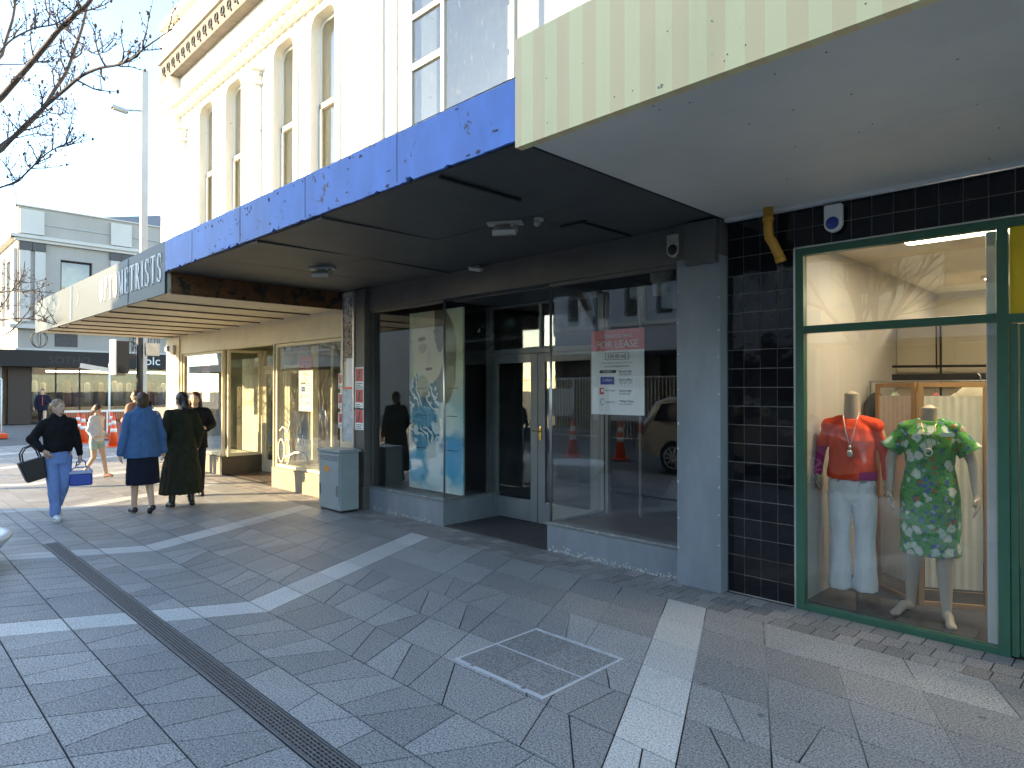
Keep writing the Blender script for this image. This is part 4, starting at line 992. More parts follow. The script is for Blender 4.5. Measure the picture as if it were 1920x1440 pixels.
# drain pipe
dp = thing('drain_pipe', 'short ochre-painted bent drain pipe on the black tiles', 'pipe', (-2.15, W - .1, 2.6))
mb = MB(); mb.tube([(-2.165, W - .12, 3.04), (-2.165, W - .12, 2.86), (-2.16, W - .115, 2.81), (-2.135, W - .10, 2.76), (-2.10, W - .07, 2.66), (-2.095, W - .06, 2.63)], [.036] * 5 + [.034], 16); mb.build('pipe', 'orange_pipe', dp)
mb = MB(); mb.tube([(-2.165, W - .12, 2.93), (-2.165, W - .12, 2.965)], .041, 16); mb.tube([(-2.10, W - .07, 2.66), (-2.093, W - .058, 2.62)], .040, 16); mb.build('collar', 'orange_pipe', dp)

# dress shop interior
mb = MB(); mb.box(-2.06, -1.985, W + .16, 9.2, 0, 2.9); mb.build('interior_side_wall', 'shop_wall2', B3)
mb = MB(); mb.box(-2.06, 3, 9.2, 9.3, 0, 2.9); mb.box(2.9, 3, W + .16, 9.2, 0, 2.9); mb.build('interior_back_wall', 'shop_wall', B3)
mb = MB(); mb.box(-1.98, 2.9, 7.55, 7.6, 0, 2.35)
mb.build('panel_wall', 'shop_wall', B3)
mb = MB()
for k in range(9): mb.box(-1.6 + .42 * k, -1.585 + .42 * k, 7.53, 7.549, 0.2, 2.33)
mb.build('panel_joint', 'dark', B3)
mb = MB(); mb.box(-1.985, 2.9, W + .16, 9.2, 2.80, 2.9); mb.build('interior_ceiling', 'soffit', B3)
mb = MB(); mb.box(-1.985, .3, W + .055, 9.2, .0, .02); mb.box(.3, 2.9, W + .16, 9.2, 0, .02); mb.build('interior_floor', 'carpet', B3)
mb = MB(); mb.box(-.835, -.775, W + .07, W + .11, .02, 2.66); mb.build('white_post', 'white', B3, bevel=.01)
for (x, y) in ((-1.0, 5.62), (.6, 6.3), (-.9, 8.2), (1.4, 8.2)):  # lamp panels added overhead to brighten the mannequins and shop
    mb = MB(); mb.box(x - .45, x + .45, y - .16, y + .16, 2.765, 2.798); o = mb.build('fill_lamp_panel', 'offwhite', None)
    tag(o, 'rectangular fill lamp added to brighten the dress shop, ' + {(-1.0, 5.62): 'over the mannequins', (.6, 6.3): 'inside the green door', (-.9, 8.2): 'at the back left', (1.4, 8.2): 'at the back right'}[(x, y)], 'fill lamp', 'added fill lamps in the dress shop')
    mb = MB(); mb.box(x - .42, x + .42, y - .13, y + .13, 2.760, 2.7645); mb.build('fill_diffuser', 'lamp_fill', o)
# ================================================================ FIGURES
def wrinkle(o, amp, scale, stretch=(1, 1, .35)):
    me = o.data; n = len(me.vertices); co = [0.0] * (3 * n); nr = [0.0] * (3 * n)
    me.vertices.foreach_get('co', co); me.vertices.foreach_get('normal', nr)
    for i in range(0, 3 * n, 3):
        p = Vector((co[i] * scale * stretch[0], co[i+1] * scale * stretch[1], co[i+2] * scale * stretch[2]))
        k = mnoise.noise(p) * amp + mnoise.noise(p * 2.3) * amp * .5
        co[i] += nr[i] * k; co[i+1] += nr[i+1] * k; co[i+2] += nr[i+2] * k
    me.vertices.foreach_set('co', co); me.update()
def body_part(mb, name, mat, parent, vox=.008, sm=3, wr=None, s=1.0):
    o = mb.build(name, mat, None); voxel(o, vox, sm); bake(o)
    if s != 1.0: o.data.transform(Matrix.Scale(s, 4))
    if wr: wrinkle(o, *wr)
    o.parent = parent; return o
def hand(mb, wrist, dirv, side, thick=1.0, curl=.5):
    d = Vector(dirv).normalized(); wv = Vector(wrist)
    sv = Vector((0, 1, 0)); sv = (sv - d * sv.dot(d)).normalized(); nv = d.cross(sv)       # spread axis, palm normal
    inn = nv * (1 if nv.x * side < 0 else -1)
    pc = wv + d * .045
    mb.limb([wv, wv + d * .04 + sv * .012, wv + d * .08 + sv * .018], [.021, .024, .018]); mb.limb([wv, wv + d * .04 - sv * .014, wv + d * .078 - sv * .02], [.020, .022, .016])
    for i, (k, L) in enumerate(((-.030, .062), (-.011, .074), (.009, .078), (.028, .070))):
        b = wv + d * .078 + sv * k
        m_ = b + d * L * .5 + inn * L * .12 * curl * 2; e = m_ + d * L * .42 + inn * L * .3 * curl * 2
        mb.limb([b, m_, e], [.0105 * thick, .0095 * thick, .008 * thick])
    t0 = wv + d * .025 + sv * (-.025); t1 = t0 + d * .03 - sv * .024 + inn * .012; t2 = t1 + d * .032 + inn * .012
    t0 = wv + d * .025 - sv * .02
    mb.limb([t0, t1, t2], [.014 * thick, .0115 * thick, .009 * thick])

DEF = dict(shL=(.165, 0, 1.39), shR=(-.165, 0, 1.39))
def figure(label, loc, rz, H, arms, legs, headrot, skin, hair, top, bottom, shoes, group=None, headoff=(0, 0, 0)):
    s = H / 1.70
    root = thing('person', label, 'person', loc, group); root.rotation_euler = (0, 0, rz)
    mb = MB()
    mb.ell((0, .01, .95), (.155, .105, .13)); mb.ell((0, 0, 1.08), (.125, .088, .14)); mb.ell((0, 0, 1.26), (.155, .10, .19)); mb.cap((-.14, 0, 1.39), (.14, 0, 1.39), .052, .052)
    mb.limb([(0, .01, 1.38), (0, -.005, 1.50)], [.058, .052])
    for side, a in ((1, arms[0]), (-1, arms[1])):
        sh = (side * .165, 0, 1.39); mb.limb([sh, a[0], a[1]], [.052, .040, .027]); hand(mb, a[1], a[2], side)
    for side, L in ((1, legs[0]), (-1, legs[1])):
        mb.limb([(side * .085, .01, .92), L[0], L[1]], [.088, .056, .036]); a = Vector(L[1]); t = Vector(L[2]); mb.limb([a + Vector((0, .02, -.035)), a + (t - a) * .5, t], [.034, .034, .026])
    hc = Vector((0, -.008, 1.60)) + Vector(headoff); q = Euler(headrot).to_matrix()
    def hp(p): return hc + q @ Vector(p)
    mb.ell(hc, (.072, .090, .105), headrot); mb.ell(hp((0, -.030, -.055)), (.048, .055, .058), headrot); mb.ell(hp((0, -.092, -.022)), (.012, .018, .017), headrot); mb.cap(hp((0, -.082, .012)), hp((0, -.096, -.02)), .008, .011)
    mb.ell(hp((.072, .005, -.01)), (.010, .018, .028), headrot); mb.ell(hp((-.072, .005, -.01)), (.010, .018, .028), headrot); mb.ell(hp((0, -.078, -.062)), (.022, .012, .012), headrot)
    b = body_part(mb, 'body', skin, root, .0075, 2, None, s)
    def small(nm, mat, fn):
        m_ = MB(); fn(m_); o = m_.build(nm, mat, None); o.data.transform(Matrix.Scale(s, 4)); o.parent = root; return o
    for sx in (1, -1): small('eye', 'dark', lambda m_: m_.ell(hp((sx * .030, -.080, .008)), (.011, .006, .006), headrot, 8, 6))
    small('mouth', 'red' if False else 'tan_cloth', lambda m_: m_.ell(hp((0, -.089, -.060)), (.020, .006, .006), headrot, 10, 6))
    # hair
    m_ = MB(); hair(m_, hp, headrot); body_part(m_, 'hair', figure.hairmat, root, .008, 2, (.006, 45, (1, 1, .4)), s)
    for qi, (nm, mat, fn, vox, wr) in enumerate(top + bottom):
        m_ = MB(); fn(m_)
        if qi == 0: m_.limb([(-.16, .0, 1.385), (-.07, .0, 1.40), (.07, .0, 1.40), (.16, .0, 1.385)], [.066, .068, .068, .066])
        body_part(m_, nm, mat, root, vox, 3, wr, s)
    if shoes:
        for side, L in ((1, legs[0]), (-1, legs[1])):
            a = Vector(L[1]); t = Vector(L[2]); m_ = MB()
            m_.limb([a + Vector((0, .03, -.045)), a + (t - a) * .55 + Vector((0, 0, -.005)), t + (t - a).normalized() * .01], [.043, .042, .034])
            if shoes[1] > 0: m_.limb([a + Vector((0, 0, -.02)), a + (Vector(L[0]) - a).normalized() * shoes[1]], [.045, .05])
            body_part(m_, 'shoe', shoes[0], root, .008, 2, None, s)
            if shoes[2]:
                m_ = MB(); m_.limb([a + Vector((0, .035, -.072)), t + Vector((0, 0, -.024))], [.030, .026]); body_part(m_, 'shoe_sole', shoes[2], root, .008, 1, None, s)
    return root

def hair_cap(m_, hp, r, back=0.0):
    m_.ell(hp((0, .014, .018)), (.082, .094, .104), r); m_.ell(hp((0, .045, -.02)), (.070, .068, .085 + back), r)
# bend helper: legs as (knee, ankle, toe)
STAND_L = ((.09, -.01, .49), (.09, .01, .09), (.10, -.13, .03)); STAND_R = ((-.09, -.01, .49), (-.09, .01, .09), (-.10, -.13, .03))

# 1 -- young woman in black jacket walking towards the camera
armsA = (((.235, .0, 1.13), (.265, -.03, .90), (.0, -.05, -1)), ((-.30, .06, 1.16), (-.20, -.10, 1.00), (.3, -.5, -.5)))
legsA = (((.075, .00, .50), (.06, .20, .18), (.06, .12, .05)), ((-.07, -.06, .50), (-.045, -.06, .09), (-.05, -.20, .045)))
def ponytail(m_, hp, r):
    m_.ell(hp((0, .012, .026)), (.079, .088, .092), r); m_.ell(hp((0, .05, 0)), (.066, .058, .07), r); m_.limb([hp((0, .10, .04)), hp((0, .14, -.02)), hp((.0, .14, -.12))], [.028, .032, .012])
def jacketA(m_):
    m_.loft([(0, .0, .97, .175, .125), (0, 0, 1.03, .185, .135), (0, 0, 1.15, .178, .132), (0, 0, 1.28, .190, .135), (0, 0, 1.38, .175, .105), (0, 0, 1.44, .085, .08)], 32)
    m_.limb([(.165, 0, 1.375), armsA[0][0], (.262, -.025, .93)], [.072, .060, .046]); m_.limb([(-.165, 0, 1.375), armsA[1][0], (-.215, -.085, 1.02)], [.072, .062, .046])
    m_.limb([(-.05, 0, 1.45), (.05, 0, 1.45)], [.062, .062])
def trousersA(m_):
    m_.loft([(0, .01, .80, .165, .12), (0, .01, .90, .170, .125), (0, .01, 1.0, .150, .11)], 28)
    for side, L in ((1, legsA[0]), (-1, legsA[1])): m_.limb([(side * .085, .01, .88), L[0], (L[1][0], L[1][1], L[1][2] + .02)], [.098, .076, .062])
figure.hairmat = 'hair_blond'
p = figure('fair-haired young woman in black jacket and light blue jeans walking with a black bag', (-9.93, 1.83, 0), R(97), 1.515, armsA, legsA, (0, 0, R(24)), 'skin', ponytail,
       [('jacket', 'blk_cloth', jacketA, .010, (.012, 9, (1, 1, 1)))], [('trousers', 'jeans', trousersA, .010, (.010, 12, (1, 1, .6)))], ('planter', 0, 'white'))
def holdpos(root, local):
    return root.matrix_basis @ Vector(local)
s_ = 1.515 / 1.70
# black handbag over her right forearm, cool bag in her left hand
hb = thing('handbag', 'black leather tote bag hanging from the arm of the woman in black', 'bag', holdpos(p, (-.27 * s_, -.05, .60 * s_))); hb.rotation_euler = (0, R(-14), R(97))
mb = MB(); mb.prism([(-.105, .0), (.105, 0), (.14, .27), (-.14, .27)], 'y', -.05, .05); o = mb.build('bag_body', 'leather', None, bevel=.02); o.parent = hb
for y in (-.045, .045):
    mb = MB(); mb.tube([(-.09, y, .27), (-.08, y, .36), (-.03, y, .42), (.05, y, .43), (.09, y, .36), (.10, y, .27)], .009, 6); o = mb.build('handle', 'leather', None); o.parent = hb
cb = thing('cool_bag', 'small blue cool bag with pale lid carried in her left hand', 'bag', holdpos(p, (.27 * s_, -.05, .47 * s_))); cb.rotation_euler = (0, 0, R(80))
mb = MB(); mb.box(-.125, .125, -.075, .075, 0, .15); o = mb.build('bag_body', 'coolbox', None, bevel=.02); o.parent = cb
mb = MB(); mb.box(-.128, .128, -.078, .078, .151, .185); mb.tube([(-.12, 0, .18), (-.07, 0, .23), (.07, 0, .23), (.12, 0, .18)], .012, 6); o = mb.build('lid', paint('pale_blue_lid', (.38, .45, .62), .5), None, bevel=.012); o.parent = cb
mb = MB(); mb.tube([(-.06, 0, .22), (-.045, 0, .30), (0, 0, .335), (.045, 0, .30), (.06, 0, .22)], .008, 6); o = mb.build('handle', 'coolbox', None); o.parent = cb

# 2 -- woman in blue jacket seen from behind
armsB = (((.245, .03, 1.12), (.285, .0, .88), (0, -.1, -1)), ((-.245, .03, 1.12), (-.285, .0, .88), (0, -.1, -1)))
legsB = (((.075, -.06, .50), (.07, -.10, .10), (.07, -.23, .04)), ((-.075, .02, .50), (-.075, .14, .14), (-.08, .06, .03)))
def bob(m_, hp, r): hair_cap(m_, hp, r, .03); m_.ell(hp((0, .03, -.04)), (.078, .07, .08), r)
def jacketB(m_):
    m_.loft([(0, .01, .80, .235, .165), (0, .01, .90, .230, .16), (0, 0, 1.1, .205, .145), (0, 0, 1.28, .205, .14), (0, 0, 1.40, .185, .105), (0, 0, 1.46, .09, .08)], 40)
    for k in (0, 1):
        sd = 1 if k == 0 else -1; m_.limb([(sd * .175, 0, 1.38), armsB[k][0], (armsB[k][1][0], 0, .87)], [.064, .056, .050])
    m_.limb([(-.06, .01, 1.465), (.06, .01, 1.465)], [.055, .055])
def skirtB(m_): m_.loft([(0, .01, .42, .215, .15), (0, .01, .45, .22, .155), (0, .01, .62, .215, .15), (0, .01, .80, .20, .14), (0, .01, .95, .16, .12)], 40, lambda a, t: 1 + .03 * math.sin(a * 9) * (1 - t))
figure.hairmat = 'hair_brown'
p2 = figure('woman in blue jacket and black knee-length skirt walking away', (-9.66, 2.72, 0), R(-86), 1.60, armsB, legsB, (R(-8), 0, R(-20)), 'skin', bob,
       [('jacket', 'denim_jacket', jacketB, .010, (.013, 11, (1, 1, .8)))], [('skirt', 'navy_cloth', skirtB, .010, (.004, 10, (1, 1, .3)))], ('leather', 0, None))
# 3 -- woman in long olive dress
armsC = (((.25, .04, 1.14), (.24, -.10, .95), (-.3, -.6, -.5)), ((-.25, .02, 1.12), (-.25, -.08, .90), (0, -.4, -1)))
legsC = (((.11, -.02, .50), (.13, .02, .10), (.15, -.11, .035)), ((-.10, .0, .50), (-.13, .06, .10), (-.18, -.06, .035)))
def lowpony(m_, hp, r): hair_cap(m_, hp, r); m_.limb([hp((0, .09, -.03)), hp((.02, .12, -.09)), hp((.02, .10, -.20))], [.05, .052, .025])
def dressC(m_):
    m_.loft([(0, .01, .21, .30, .24), (0, .01, .24, .30, .24), (0, .01, .50, .27, .21), (0, .01, .72, .235, .175), (0, 0, .78, .245, .18), (0, 0, .98, .20, .15), (0, 0, 1.12, .172, .13), (0, 0, 1.28, .19, .13), (0, 0, 1.40, .175, .10), (0, 0, 1.46, .085, .075)], 64, lambda a, t: 1 + .045 * math.sin(a * 17 + 2 * math.sin(a * 3)) * max(0, 1 - t * 1.9))
    for k, sd in ((0, 1), (1, -1)): m_.limb([(sd * .17, 0, 1.38), armsC[k][0], armsC[k][1]], [.074, .074, .050])
figure.hairmat = 'hair_black'
p3 = figure('dark-haired woman in long dark olive dress and ankle boots seen from behind', (-9.83, 3.26, 0), R(-92), 1.60, armsC, legsC, (R(-6), 0, R(25)), 'skin', lowpony,
       [('dress', 'olive', dressC, .009, (.010, 14, (1, 1, .35)))], [], ('leather', .10, None))
# 4 -- brown-haired woman beyond them facing the camera
armsD = (((.26, .04, 1.16), (.16, -.16, 1.10), (-.6, -.4, .4)), ((-.25, .02, 1.12), (-.24, -.06, .88), (0, -.1, -1)))
def longhair(m_, hp, r): hair_cap(m_, hp, r, .04); m_.limb([hp((.07, .02, -.02)), hp((.085, .02, -.20))], [.03, .028]); m_.limb([hp((-.07, .02, -.02)), hp((-.085, .02, -.20))], [.03, .028])
def coatD(m_):
    m_.loft([(0, .01, .78, .20, .15), (0, 0, .95, .19, .14), (0, 0, 1.1, .175, .13), (0, 0, 1.28, .19, .13), (0, 0, 1.40, .175, .10), (0, 0, 1.45, .085, .08)], 32)
    for k, sd in ((0, 1), (1, -1)): m_.limb([(sd * .17, 0, 1.38), armsD[k][0], armsD[k][1]], [.074, .070, .050])
def trouD(m_):
    m_.loft([(0, .01, .80, .165, .12), (0, .01, .95, .16, .12)], 24)
    for sd in (1, -1): m_.limb([(sd * .085, .01, .88), (sd * .09, -.01, .49), (sd * .09, .01, .10)], [.095, .07, .055])
figure.hairmat = 'hair_brown'
def at_u(u, x):   # ground position on plane x seen at photo column u
    a = (u - 960) / 1235.0; c = math.sqrt(.5); return (x, x * (c + a * c) / (-c + a * c), 0)
figure('woman with long brown hair and dark coat behind the olive dress', at_u(366, -10.75), R(75), 1.60, armsD, (STAND_L, STAND_R), (0, 0, R(-15)), 'skin2', longhair,
       [('coat', 'blk_cloth', coatD, .011, (.008, 9, (1, 1, 1)))], [('trousers', 'navy_cloth', trouD, .011, None)], ('leather', 0, None))
# 5 -- person beyond the blue jacket
figure.hairmat = 'hair_brown'
p5 = figure('person in a tan jacket with dark straps beyond the woman in blue', at_u(256, -14.2), R(-60), 1.62, (((.25, .02, 1.12), (.26, -.04, .88), (0, -.1, -1)), ((-.25, .02, 1.12), (-.26, -.04, .88), (0, -.1, -1))), (STAND_L, STAND_R), (0, 0, R(30)), 'skin2', bob,
       [('jacket', 'tan_cloth', coatD, .011, (.008, 9, (1, 1, 1)))], [('trousers', 'navy_cloth', trouD, .011, None)], ('leather', 0, None))
bp = thing('backpack', 'dark backpack worn by the person in tan', 'bag', holdpos(p5, (0, .17, 1.05))); bp.rotation_euler = p5.rotation_euler
mb = MB(); mb.box(-.14, .14, -.06, .08, 0, .38); o = mb.build('pack', 'blk_cloth', None, bevel=.04); o.parent = bp
# 6 -- child
armsE = (((.16, .05, 1.12), (.14, -.10, 1.0), (-.2, -.8, -.2)), ((-.19, .05, 1.12), (-.17, -.06, .98), (.2, -.8, -.1)))
legsE = (((.06, -.12, .52), (.06, -.20, .10), (.06, -.33, .06)), ((-.06, .02, .50), (-.06, .26, .16), (-.06, .18, .04)))
def topE(m_):
    m_.loft([(0, .01, .86, .165, .125), (0, 0, 1.0, .155, .12), (0, 0, 1.28, .155, .115), (0, 0, 1.40, .15, .09), (0, 0, 1.44, .07, .07)], 28)
    for k, sd in ((0, 1), (1, -1)): m_.limb([(sd * .155, 0, 1.37), armsE[k][0], armsE[k][1]], [.062, .058, .046])
def shortE(m_):
    m_.loft([(0, .01, .80, .165, .125), (0, .01, .95, .15, .11)], 28)
    m_.limb([(.085, .01, .86), (.075, -.05, .74)], [.095, .088]); m_.limb([(-.085, .01, .86), (-.075, .01, .72)], [.095, .088])
figure('barelegged child in white top and pale green shorts stepping to the right', (-14.1, 3.2, 0), R(128), 1.36, armsE, legsE, (R(28), 0, 0), 'skin2', bob,
       [('top', 'white_cloth', topE, .010, (.010, 12, (1, 1, 1)))], [('shorts', 'mint', shortE, .010, None)], ('tan_cloth', 0, None))
# 7 -- far man
figure.hairmat = 'hair_black'
legsF = (((.08, -.06, .50), (.07, -.12, .10), (.07, -.25, .05)), ((-.08, .02, .50), (-.08, .20, .14), (-.08, .10, .04)))
def zipF(m_): m_.box(-.016, .016, -.155, -.13, 1.0, 1.40)
f7 = figure('distant man in dark navy jacket with red front walking past the black shopfront', (-33.5, 5.62, 0), R(80), 1.66, armsD[1:] + armsD[1:] if False else (((.25, .02, 1.14), (.29, -.02, .90), (0, -.1, -1)), ((-.25, .02, 1.14), (-.29, -.02, .90), (0, -.1, -1))), legsF, (0, 0, 0), 'skin', lambda m_, hp, r: hair_cap(m_, hp, r, -.02),
       [('jacket', 'navy_cloth', coatD, .014, None), ('jacket_zip', 'red', zipF, .010, None)], [('trousers', 'blk_cloth', trouD, .014, None)], ('leather', 0, None))

# ================================================================ MANNEQUINS
def mann(name, label, loc, rz, arms, legs, clothes, neck=1.52, whole=True):
    root = thing(name, label, 'mannequin', loc, None); root.rotation_euler = (0, 0, rz)
    mb = MB()
    mb.ell((0, .01, .93), (.165, .115, .13)); mb.ell((0, 0, 1.08), (.125, .09, .14)); mb.ell((0, 0, 1.24), (.155, .105, .17)); mb.limb([(-.145, .01, 1.345), (0, .01, 1.38), (.145, .01, 1.345)], [.044, .058, .044])
    mb.limb([(0, .02, 1.36), (0, .0, neck - .03)], [.07, .05]); mb.loft([(0, 0, neck - .06, .048, .048), (0, 0, neck, .052, .052)], 24)
    for side, a in ((1, arms[0]), (-1, arms[1])):
        mb.limb([(side * .165, .01, 1.345), a[0], a[1]], [.046, .036, .023]); hand(mb, a[1], a[2], side, .9, .45)
    if whole:
        for side, L in ((1, legs[0]), (-1, legs[1])):
            k_ = Vector(L[0]); a = Vector(L[1]); t = Vector(L[2]); hip = Vector((side * .085, .01, .90)); calf = k_ + (a - k_) * .3 + Vector((0, .012, 0))
            mb.limb([hip, k_, calf, a], [.090, .055, .054, .031]); he = a + Vector((0, .022, -.045)); mb.limb([a, he], [.031, .028])
            mb.limb([he, a + (t - a) * .45 + Vector((0, 0, .008)), t], [.030, .032, .022]); sv = Vector((1, 0, 0)); mb.limb([a + (t - a) * .5, t + sv * .016], [.026, .018]); mb.limb([a + (t - a) * .5, t - sv * .014 + Vector((0, .008, 0))], [.026, .018])
    body_part(mb, 'body', 'mann', root, .006, 3)
    for nm, mat, fn, vox, wr in clothes:
        m_ = MB(); fn(m_); body_part(m_, nm, mat, root, vox, 3, wr)
    return root
# A: red-orange sweater, white flared trousers
aA = (((.225, .03, 1.15), (.240, .0, .98), (0, 0, -1)), ((-.228, .03, 1.15), (-.248, .0, 1.0), (0, 0, -1)))
def swA(m_):
    m_.loft([(0, .005, .945, .172, .132), (0, .005, .97, .175, .135), (0, 0, 1.1, .156, .122), (0, 0, 1.24, .160, .128), (0, .005, 1.33, .150, .110), (0, .01, 1.40, .095, .075)], 48, lambda a, t: 1 + .014 * math.sin(a * 12) * (1 - t))
    m_.limb([(.155, .01, 1.345), (.225, .03, 1.15), (.240, .0, .97)], [.054, .044, .038]); m_.limb([(-.155, .01, 1.345), (-.228, .03, 1.15), (-.248, 0, .99)], [.054, .046, .042])
    m_.limb([(-.16, .01, 1.345), (-.07, .01, 1.37), (.07, .01, 1.37), (.16, .01, 1.345)], [.062, .064, .064, .062])
def trA(m_):
    m_.loft([(0, .01, .755, .12, .08), (0, .01, .80, .165, .108), (0, .01, .90, .172, .12), (0, .01, 1.02, .150, .105)], 40)
    for sd in (1, -1): m_.loft([(sd * .088, -.0, .105, .086, .095), (sd * .088, 0, .13, .086, .095), (sd * .086, 0, .30, .076, .085), (sd * .086, 0, .50, .070, .078), (sd * .086, .0, .66, .080, .088), (sd * .084, .01, .84, .092, .108)], 32)
mA = mann('mannequin', 'headless mannequin in red-orange sweater and white flared trousers, left in the shop window', (-1.735, 5.43, .02), R(12), aA, (((.09, 0, .5), (.09, 0, .2), (.09, -.05, .15)), ((-.09, 0, .5), (-.09, 0, .2), (-.09, -.05, .15))),
     [('sweater', 'redsweater', swA, .006, (.007, 18, (1, 1, .4))), ('trousers', 'mann_white', trA, .006, (.007, 20, (1, 1, .35)))], 1.60, False)
mb = MB(); mb.tube([(.04, -.03, 0), (.04, -.03, .35)], .011, 10); o = mb.build('support_rod', 'alu', None); o.parent = mA
mb = MB(); mb.tube([(0, .015, 1.50), (0, .015, 1.585)], .049, 20); o = mb.build('neck_cap', paint('pale_neck', (.42, .38, .32), .3), None); o.parent = mA
nk = thing('necklace', 'long silver necklace with drop pendant on the red sweater', 'necklace', mA.location); nk.rotation_euler = mA.rotation_euler
mb = MB(); mb.tube([(-.055, -.055, 1.46), (-.045, -.10, 1.40), (-.025, -.135, 1.30), (-.004, -.145, 1.215)], .003, 5); mb.tube([(.055, -.055, 1.46), (.045, -.10, 1.40), (.025, -.135, 1.30), (.004, -.145, 1.215)], .003, 5); o = mb.build('chain', 'alu', None); o.parent = nk
mb = MB(); mb.ell((0, -.15, 1.195), (.013, .008, .015)); mb.ell((0, -.152, 1.15), (.020, .010, .028)); mb.tube([(0, -.15, 1.21), (0, -.15, 1.16)], .004, 5); o = mb.build('pendant', 'alu', None); o.parent = nk
# B: green floral dress
aB = (((.255, .02, 1.12), (.275, -.05, .90), (.05, -.35, -1)), ((-.245, .02, 1.12), (-.245, -.04, .90), (.0, -.25, -1)))
lB = (((.085, -.04, .49), (.10, -.08, .085), (.13, -.235, .022)), ((-.10, -.02, .49), (-.125, .06, .085), (-.21, -.12, .022)))
def drB(m_):
    m_.loft([(0, .0, .455, .182, .135), (0, .0, .475, .186, .14), (0, .0, .65, .186, .142), (0, .0, .88, .184, .14), (0, 0, 1.08, .146, .112), (0, 0, 1.22, .160, .13), (0, .0, 1.31, .160, .115), (0, .01, 1.37, .125, .088), (0, .01, 1.40, .09, .075)], 48, lambda a, t: 1 + .012 * math.sin(a * 8 + 1) * (1 - t))
    m_.limb([(-.15, .01, 1.345), (-.06, .01, 1.368), (.06, .01, 1.368), (.15, .01, 1.345)], [.056, .058, .058, .056])
    for sd in (1, -1):
        a = Vector((sd * .14, .01, 1.34)); b = Vector((sd * .245, .01, 1.19)); m_.tube([a, a + (b - a) * .5, b], [.052, .064, .082], 20)
mB = mann('mannequin', 'headless mannequin in green floral short-sleeved dress, barefoot in the shop window', (-1.225, 5.46, .02), R(10), aB, lB,
     [('dress', 'floral', drB, .006, (.006, 15, (1, 1, .4)))], 1.50, True)
nk2 = thing('necklace', 'gold loop necklace over the green floral dress', 'necklace', mB.location); nk2.rotation_euler = mB.rotation_euler
mb = MB(); mb.tube([(-.05, -.07, 1.42), (-.03, -.125, 1.33), (-.008, -.14, 1.22)], .0025, 5); mb.tube([(.05, -.07, 1.42), (.03, -.125, 1.33), (.008, -.14, 1.22)], .0025, 5); o = mb.build('chain', 'brass', None); o.parent = nk2
mb = MB(); mb.tube([(.022 * math.cos(t), -.146, 1.19 + .026 * math.sin(t)) for t in [math.pi * 2 * k / 14 for k in range(15)]], .005, 6); o = mb.build('loop', 'offwhite', None); o.parent = nk2
tg = MB(); tg.rbox((0, 0, 0), (.085, .004, .026)); o = tg.build('price_tag', 'paper'); o.location = mB.matrix_basis @ Vector((.11, -.125, 1.315)); o.rotation_euler = (0, 0, R(18)); tag(o, 'small pale label pinned on the chest of the floral dress', 'label')
for nm, lab, cx, cy, sx_, sy_ in (('floor_plate', 'dark flat base plate under the mannequin in white trousers', -1.68, 5.42, .62, .48), ('floor_plate', 'dark glassy base plate under the barefoot mannequin', -1.16, 5.27, .50, .22)):
    mb = MB(); mb.box(cx - sx_/2, cx + sx_/2, cy - sy_/2, cy + sy_/2, .0205, .032); tag(mb.build(nm, paint('base_plate', (.05, .05, .052), .25), bevel=.003), lab, 'base')

# folding screen, rails and garments
sc_ = thing('folding_screen', 'zigzag timber folding screen with linen panels behind the mannequins', 'screen', (-1.36, 5.75, .02))
def spanel(a, b):
    a = Vector((*a, 0)); b = Vector((*b, 0)); L = (b - a).length; ang = math.atan2(b.y - a.y, b.x - a.x)
    T = Matrix.Translation((a.x, a.y, .02)) @ Matrix.Rotation(ang, 4, 'Z'); H_ = 1.68
    mb = MB(); mb.T = T; t = .035; mb.box(0, t, -.012, .012, 0, H_); mb.box(L - t, L, -.012, .012, 0, H_); mb.box(t, L - t, -.012, .012, 0, t); mb.box(t, L - t, -.012, .012, H_ - t, H_); mb.box(t, L-t, -.004, .004, .12, .125)
    f = mb.build('frame', 'wood', sc_, bevel=.002)
    mb = MB(); mb.T = T; n = 40; ya = []
    x0, x1 = t + .008, L - t - .008
    for k in range(n):
        xa, xb = x0 + (x1 - x0) * k / n, x0 + (x1 - x0) * (k + 1) / n; fa = .002 * math.sin(k * 1.1); fb = .002 * math.sin((k + 1) * 1.1)
        i_ = [mb.V(p) for p in ((xa, fa, .14), (xb, fb, .14), (xb, fb, H_ - .10), (xa, fa, H_ - .10))]; mb.F(i_, True)
    mb.build('linen', 'linen', f)
spanel((-1.90, 6.02), (-1.66, 5.96)) if False else None
spanel((-1.72, 5.98), (-1.37, 5.70)); spanel((-1.355, 5.70), (-.95, 5.93))
rl = thing('clothes_rail', 'dark wall rail with empty hangers at the back of the dress shop', 'rail', (-.9, 7.4, 1.9))
mb = MB(); mb.tube([(-2.0, 7.42, 1.88), (.8, 7.42, 1.84)], .012, 8); mb.box(-2.0, -1.2, 7.40, 7.48, 1.74, 1.80); mb.build('rod', 'dark', rl)
for x in (-1.6, -1.15, -.7, -.25): 
    mb = MB(); mb.tube([(x, 7.40, 1.85), (x, 7.40, 2.35)], .007, 5); mb.build('strap', 'dark', rl)
rk = thing('garment_rack', 'steel garment rack standing behind the folding screen', 'rack', (-1.3, 6.6, .02))
mb = MB(); mb.tube([(-1.95, 6.6, .02), (-1.95, 6.6, 1.72), (-.45, 6.6, 1.72), (-.45, 6.6, .02)], .012, 8); mb.build('frame', 'steel', rk)
